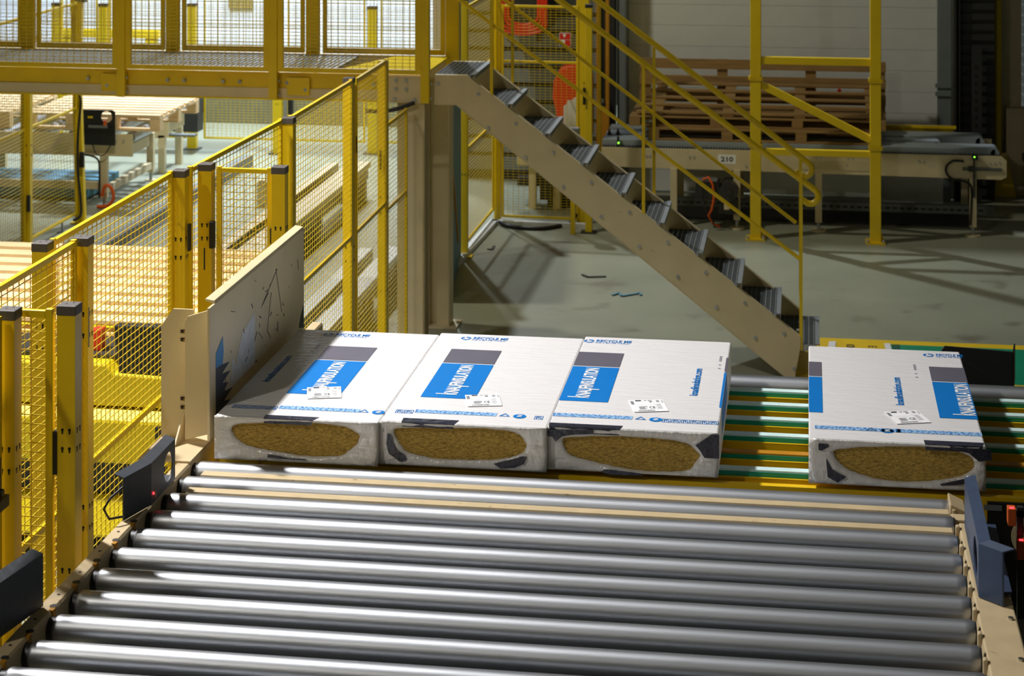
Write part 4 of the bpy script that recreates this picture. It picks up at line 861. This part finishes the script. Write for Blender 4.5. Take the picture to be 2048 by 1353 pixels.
m = MB(); m.box(-8.5, 18.2, .02, -6.9, 19.1, .12); m.build('low_tray', M['bluep'], lc)
m = MB(); m.cable([(-6.62, 17.86, .12), (-6.58, 17.84, .22), (-6.52, 17.84, .20), (-6.50, 17.84, .10), (-6.56, 17.84, .03), (-6.66, 17.84, .02)], .016, 8); m.build('motor_cable', M['orange'], lc)
m = MB(); m.cable([(-6.85, 17.88, .50), (-6.74, 17.86, .50), (-6.66, 17.86, .46), (-6.645, 17.86, .36), (-6.645, 17.86, .1)], .010, 8); m.cable([(-6.72, 17.88, .60), (-6.68, 17.86, .52), (-6.60, 17.86, .51), (-6.54, 17.87, .60)], .005, 6); m.build('cable', M['black'], lc)
g = thing('sensor_guard', 'black folded sensor guard with round hole beside the far left pallet', 'sensor guard', (-6.65, 17.86, .6))
n = 24; hc = (-6.575, .87); inn = [(hc[0] + .055 * math.cos(2 * math.pi * k / n), hc[1] + .055 * math.sin(2 * math.pi * k / n)) for k in range(n)]; out = []
for k in range(n):
    cx, cz = math.cos(2 * math.pi * k / n), math.sin(2 * math.pi * k / n); q = 9
    if cx > 1e-6: q = min(q, (-6.49 - hc[0]) / cx)
    if cx < -1e-6: q = min(q, (-6.83 - hc[0]) / cx)
    if cz > 1e-6: q = min(q, (.935 - hc[1]) / cz)
    if cz < -1e-6: q = min(q, (.60 - hc[1]) / cz)
    out.append((hc[0] + q * cx, hc[1] + q * cz))
for cx, cz in ((-6.52, .935), (-6.83, .935), (-6.49, .60), (-6.83, .60)):
    k = min(range(n), key=lambda q: (out[q][0] - cx) ** 2 + (out[q][1] - cz) ** 2); out[k] = (cx, cz)
m = MB(); m.add([(a, 17.86, b_) for a, b_ in inn + out] + [(a, 17.866, b_) for a, b_ in inn + out], [(n + k, n + (k + 1) % n, (k + 1) % n, k) for k in range(n)] + [(2 * n + k, 2 * n + (k + 1) % n, 3 * n + (k + 1) % n, 3 * n + k) for k in range(n)] + [(k, (k + 1) % n, 2 * n + (k + 1) % n, 2 * n + k) for k in range(n)] + [(n + (k + 1) % n, n + k, 3 * n + k, 3 * n + (k + 1) % n) for k in range(n)])
m.box(-6.83, 17.835, .755, -6.50, 17.86, .765); m.build('folded_sheet', M['blackmetal'], g)
m = MB(); m.box(-6.76, 17.855, .855, -6.71, 17.86, .873); m.build('yellow_sticker', M['yellow'], g)
m = MB(); m.box(-6.75, 17.84, .765, -6.56, 17.856, .79); m.box(-6.60, 17.84, .79, -6.57, 17.856, .84, 1); m.build('sensor', [M['greyst'], M['orsens']], g)
pallet('pale new wooden pallet lying on the far left conveyor', 'pallets at the far left', (-7.45, 17.98, .72), 1.36, 1.22, 8, M['wood'])
pallet('pale wooden pallet seen through the mesh left of the bent post', 'pallets at the far left', (-9.6, 18.0, .72), 2.0, 1.22, 8, M['wood'])
l2 = thing('roller_table', 'second cream roller table standing behind the far left pallet conveyor', 'conveyor', (-6.7, 20.0, 0))
m = MB(); m.prism([(-6.75, 19.62, .36), (-6.56, 19.62, .38), (-6.55, 19.62, .58), (-6.75, 19.62, .58)], (0, .03, 0)); m.box(-9, 20.2, .38, -6.6, 20.23, .58); m.box(-6.60, 19.65, .42, -6.57, 20.2, .56); m.build('side_frame', M['cream'], l2, .003)
for x in (-6.58, -6.80, -7.1):
    m = MB(); m.tube([(x, 19.66, .60), (x, 20.2, .60)], .055, 18); m.build('roller', M['steel'], l2)
m = MB(); m.box(-6.6, 19.7, .38, -6.3, 19.8, .40); m.build('bracket', M['greyst'], l2)
for x, y in ((-6.63, 19.65), (-6.63, 20.2)):
    m = MB(); m.box(x - .035, y - .03, 0, x + .035, y + .03, .40); m.build('leg', M['cream'], l2)
m = MB(); m.box(-7.6, 20.75, .25, -6.6, 20.95, .62); m.box(-7.0, 20.745, .56, -6.9, 20.75, .60, 1)
tag(m.build('control_cabinet', [M['dkst'], M['yellow']], org=(-7.1, 20.8, 0)), 'dark cabinet behind the roller table below the walkway', 'cabinet')
# ------------------------------------------------------------------ left: yellow vehicle with pallet, rails on the floor
av = thing('transfer_vehicle', 'yellow transfer vehicle with a black panel behind the left mesh fence', 'vehicle', (-4.1, 10.2, 0))
m = MB(); m.prism([(-5.2, 9.5, .79), (-5.2, 9.5, 1.0), (-3.50, 9.5, 1.0), (-3.46, 9.5, .955), (-3.14, 9.5, .945), (-3.10, 9.5, .79)], (0, 2.2, 0)); m.build('upper_hull', M['yellowagv'], av, .01)
m = MB(); m.prism([(-5.2, 9.44, .52), (-5.2, 9.44, .74), (-5.2, 9.50, .775), (-5.2, 11.7, .775), (-5.2, 11.7, .52)], (2.08, 0, 0)); m.build('lower_hull', M['yellowagv'], av, .015)
m = MB(); m.box(-5.2, 9.52, .30, -3.14, 11.6, .52); m.box(-5.15, 9.55, .77, -3.2, 11.6, .80); m.box(-3.22, 9.43, .56, -3.11, 9.5, .72); m.build('chassis', M['dkst'], av)
m = MB(); m.prism([(-5.0, 9.40, .16), (-5.0, 9.46, .34), (-5.0, 9.60, .34), (-5.0, 9.60, .16)], (1.75, 0, 0)); m.build('bumper', M['yellowagv'], av, .015)
for x in (-4.9, -3.4):
    for y in (9.9, 11.3):
        m = MB(); m.tube([(x, y, .16), (x + .12, y, .16)], .16, 24); m.build('wheel', M['black'], av)
m = MB(); m.prism([(-3.47, 9.52, 1.195), (-3.44, 9.52, .925), (-3.12, 9.52, .945), (-3.12, 9.52, 1.20)], (0, .06, 0)); m.build('front_panel', M['blackmetal'], av, .008)
m = MB(); m.box(-4.3, 9.6, 1.0, -3.47, 9.95, 1.02); m.build('top_mat', M['dkst'], av)
m = MB(); m.box(-3.64, 9.66, 1.02, -3.585, 9.74, 1.13); m.build('red_stop_box', M['red'], av, .006)
pallet('big pale wooden pallet lying on the yellow transfer vehicle', 'pallets at the left', (-5.2, 10.0, 1.0), 1.98, 1.72, 9, M['wood'], th=.022, bh=.02, bw=.118)
m = MB(); m.bar((-5.93, 13.2, .06), (-5.86, 20.2, .06), .09, .12); m.box(-5.98, 13.2, 0, -5.82, 20.2, .012)
tag(m.build('floor_rail', M['greyst'], org=(-5.9, 16, 0)), 'dark steel floor rail running away beyond the left fence', 'rail')
for (xa, xb, y0, y1, zt, lb) in ((-4.40, -4.20, 13.0, 18.7, .36, 'low cream chain track with slotted side beyond the fence'), (-3.30, -3.16, 12.0, 15.3, .32, 'nearer low track with slotted side just behind the long fence')):
    t = thing('chain_track', lb, 'track', ((xa + xb) / 2, (y0 + y1) / 2, 0))
    m = MB(); m.box(xa - .22, y0, zt - .12, xa - .12, y1, zt - .02); m.box(xa, y0, zt - .05, xb, y1, zt); m.build('beam', M['doorp'] if zt < .35 else M['cream'], t, .003)
    m = MB(); m.box(xa + .02, y0, zt - .17, xb - .03, y1, zt - .05)
    k = y0 + .03
    while k < y1 - .05: m.box(xb - .03, k, zt - .16, xb - .024, k + .02, zt - .05, 1); k += .075
    m.build('slotted_side', [M['black'], M['cream']], t)
    for k in range(4):
        y = y0 + .2 + k * (y1 - y0 - .4) / 3; m = MB(); m.box(xa - .2, y - .04, 0, xb, y + .04, zt - .15); m.build('support', M['greyst'], t)
fb = thing('floor_box', 'grey open box with a white rag on the floor behind the left fence', 'box', (-5.3, 14.1, 0))
m = MB(); m.box(-5.48, 14.0, 0, -5.08, 14.03, .40); m.box(-5.48, 14.0, 0, -5.42, 14.4, .42, 1); m.box(-5.14, 14.0, 0, -5.05, 14.4, .46, 1); m.box(-5.42, 14.37, 0, -5.14, 14.4, .40); m.build('casing', [M['greyst'], M['dkst']], fb, .004)
m = MB(); rr = random.Random(5); m.cable([(-5.34, 13.97, .05), (-5.3, 13.96, .16), (-5.25, 13.97, .2), (-5.2, 13.96, .1), (-5.19, 13.97, .02)], .045, 10); m.build('rag', M['whitep'], fb)
m = MB(); m.tube([(-5.15, 18.2, 0), (-5.15, 18.2, .22)], .05, 16); m.tube([(-5.15, 18.2, .22), (-5.15, 18.2, .25)], .04, 16)
tag(m.build('bollard', M['cream'], org=(-5.15, 18.2, 0)), 'short cream bollard standing on the bluish floor behind the long fence', 'bollard')
# far bay details above the deck line
bn = thing('barrier_bench', 'low yellow barrier with legs in front of the white wall behind the walkway mesh', 'barrier', (-8.0, 22.2, 0))
m = MB(); m.box(-8.75, 22.15, 1.09, -7.52, 22.25, 1.19); m.build('top_rail', M['yellow'], bn, .005)
for x in (-8.68, -8.2, -7.62):
    m = MB(); m.box(x - .07, 22.16, 0, x + .07, 22.24, 1.09); m.build('leg', M['yellow'], bn, .005)
m = MB(); m.box(-6.92, YB - .03, 1.38, -6.62, YB - .005, 1.8); tag(m.build('notice_board', M['brown'], org=(-6.77, YB - .01, 1.38)), 'brown notice board on the white wall above the walkway', 'board')
# ------------------------------------------------------------------ right: trough and dark machine beside the rollers
tr = thing('outfeed_hood', 'black sheet metal hood beside the green floor strip behind the leaving pack', 'hood', (.68, 8.8, 1.2))
m = MB(); m.prism([(.58, 8.80, 1.43), (.595, 8.80, 1.45), (.88, 8.76, 1.447), (.88, 8.76, 1.29), (.58, 8.80, 1.28)], (0, .012, 0)); m.prism([(.88, 8.76, 1.447), (.90, 8.9, 1.447), (.90, 8.9, 1.29), (.88, 8.76, 1.29)], (.006, 0, 0)); m.build('panel', M['blackmetal'], tr)
m = MB(); m.prism([(.58, 8.80, 1.28), (.88, 8.76, 1.29), (.72, 8.42, 1.27), (.53, 8.42, 1.26)], (0, 0, .008)); m.bar((.87, 8.76, 1.29), (.68, 8.42, 1.38), .04, .012); m.build('support_arm', M['blackmetal'], tr)
m = MB(); m.box(.5, 8.42, .0, .56, 8.48, 1.28); m.build('leg', M['blackmetal'], tr)
fs = thing('floor_sign', 'yellow floor sign with dark lettering at the foot of the stair', 'sign', (.36, 14.18, 0))
def fxy(x, y): return at(x, y, Z=.006)
m = MB(); m.add([fxy(1682, 684), fxy(1768, 687), fxy(1772, 702), fxy(1680, 699)], [(3, 2, 1, 0)]); m.build('sheet', M['signyel'], fs)
m = MB(); m.add([fxy(1768, 687), fxy(1780, 687), fxy(1784, 702), fxy(1772, 702)], [(3, 2, 1, 0)], 0); m.build('white_edge', M['whitep'], fs); m = MB(); m.add([fxy(1658, 683), fxy(1672, 683), fxy(1670, 699), fxy(1655, 699)], [(3, 2, 1, 0)], 0); m.build('white_edge', M['whitep'], fs); m = MB()
for k in range(4): m.add([fxy(1784 + k * 4, 689), fxy(1786 + k * 4, 689), fxy(1788 + k * 4, 700), fxy(1786 + k * 4, 700)], [(3, 2, 1, 0)], 1)
m.build('striped_edge', [M['whitep'], M['ink']], fs)
m = MB(); p = at(1706, 700, Z=.008); text_into(m, 'ION', at(1692, 689, Z=.008) + Vector((0, 0, 0)), (0, -1, 0), (1, 0, 0), .11, .06, bold=.01); text_into(m, 'E', at(1736, 692, Z=.008), (0, -1, 0), (1, 0, 0), .035, .06, bold=.01); m.build('lettering', M['ink'], fs)
dm = thing('drive_housing', 'dark drive housing with cream cover disc beyond the blue grey guard', 'machine', (1.0, 6.8, 0))
m = MB(); m.box(.612, 6.92, .3, 2.3, 6.938, 1.425); m.box(.612, 4.8, .3, 2.3, 6.938, .9); m.box(.60, 6.915, 1.40, .66, 6.92, 1.418, 1); m.build('housing', [M['black'], M['greyst']], dm)
n = 28; m = MB(); m.prism([(.775 + .085 * math.cos(2 * math.pi * k / n), 6.905, 1.315 + .075 * math.sin(2 * math.pi * k / n)) for k in range(n)], (0, .02, 0)); m.tube([(.735, 6.90, 1.345), (.735, 6.906, 1.345)], .012, 12, 1); m.box(.70, 6.90, 1.268, .9, 6.905, 1.27, 1); m.build('cover_disc', [M['cream'], M['dkst']], dm, .003)
for k in range(3):
    m = MB(); x = .66 + k * .04
    m.box(x, 5.4, 1.20, x + .034, 6.42, 1.234); m.build('aluminium_profile', M['greyst'], dm, .003)
for (px, py, ln, lb) in ((2023, 1032, .055, 'upper small orange light sensor glowing red beside the drive housing'), (2042, 1098, .06, 'lower orange light sensor at the right edge of the picture')):
    p = at(px, py, Y=6.45); s_ = thing('light_sensor', lb, 'sensor', p, 'orange sensors at the right')
    m = MB(); m.box(p.x - .013, p.y - .02, p.z - ln / 2, p.x + (.013 if ln < .06 else .05), p.y + .02, p.z + ln / 2); m.build('body', M['orsens'], s_, .002)
    m = MB(); m.box(p.x - .006, p.y - .014, p.z + ln / 2 - .002, p.x + .006, p.y - .004, p.z + ln / 2 + .002); m.build('red_light', M['redled'], s_)
    m = MB(); m.bar((p.x + .03, p.y + .03, 1.20), (p.x + .03, p.y + .03, p.z + .02), .02, .02, up=(0, 1, 0)); m.box(p.x - .01, p.y + .02, p.z - .01, p.x + .04, p.y + .04, p.z + .01); m.build('bracket', M['dkst'], s_)
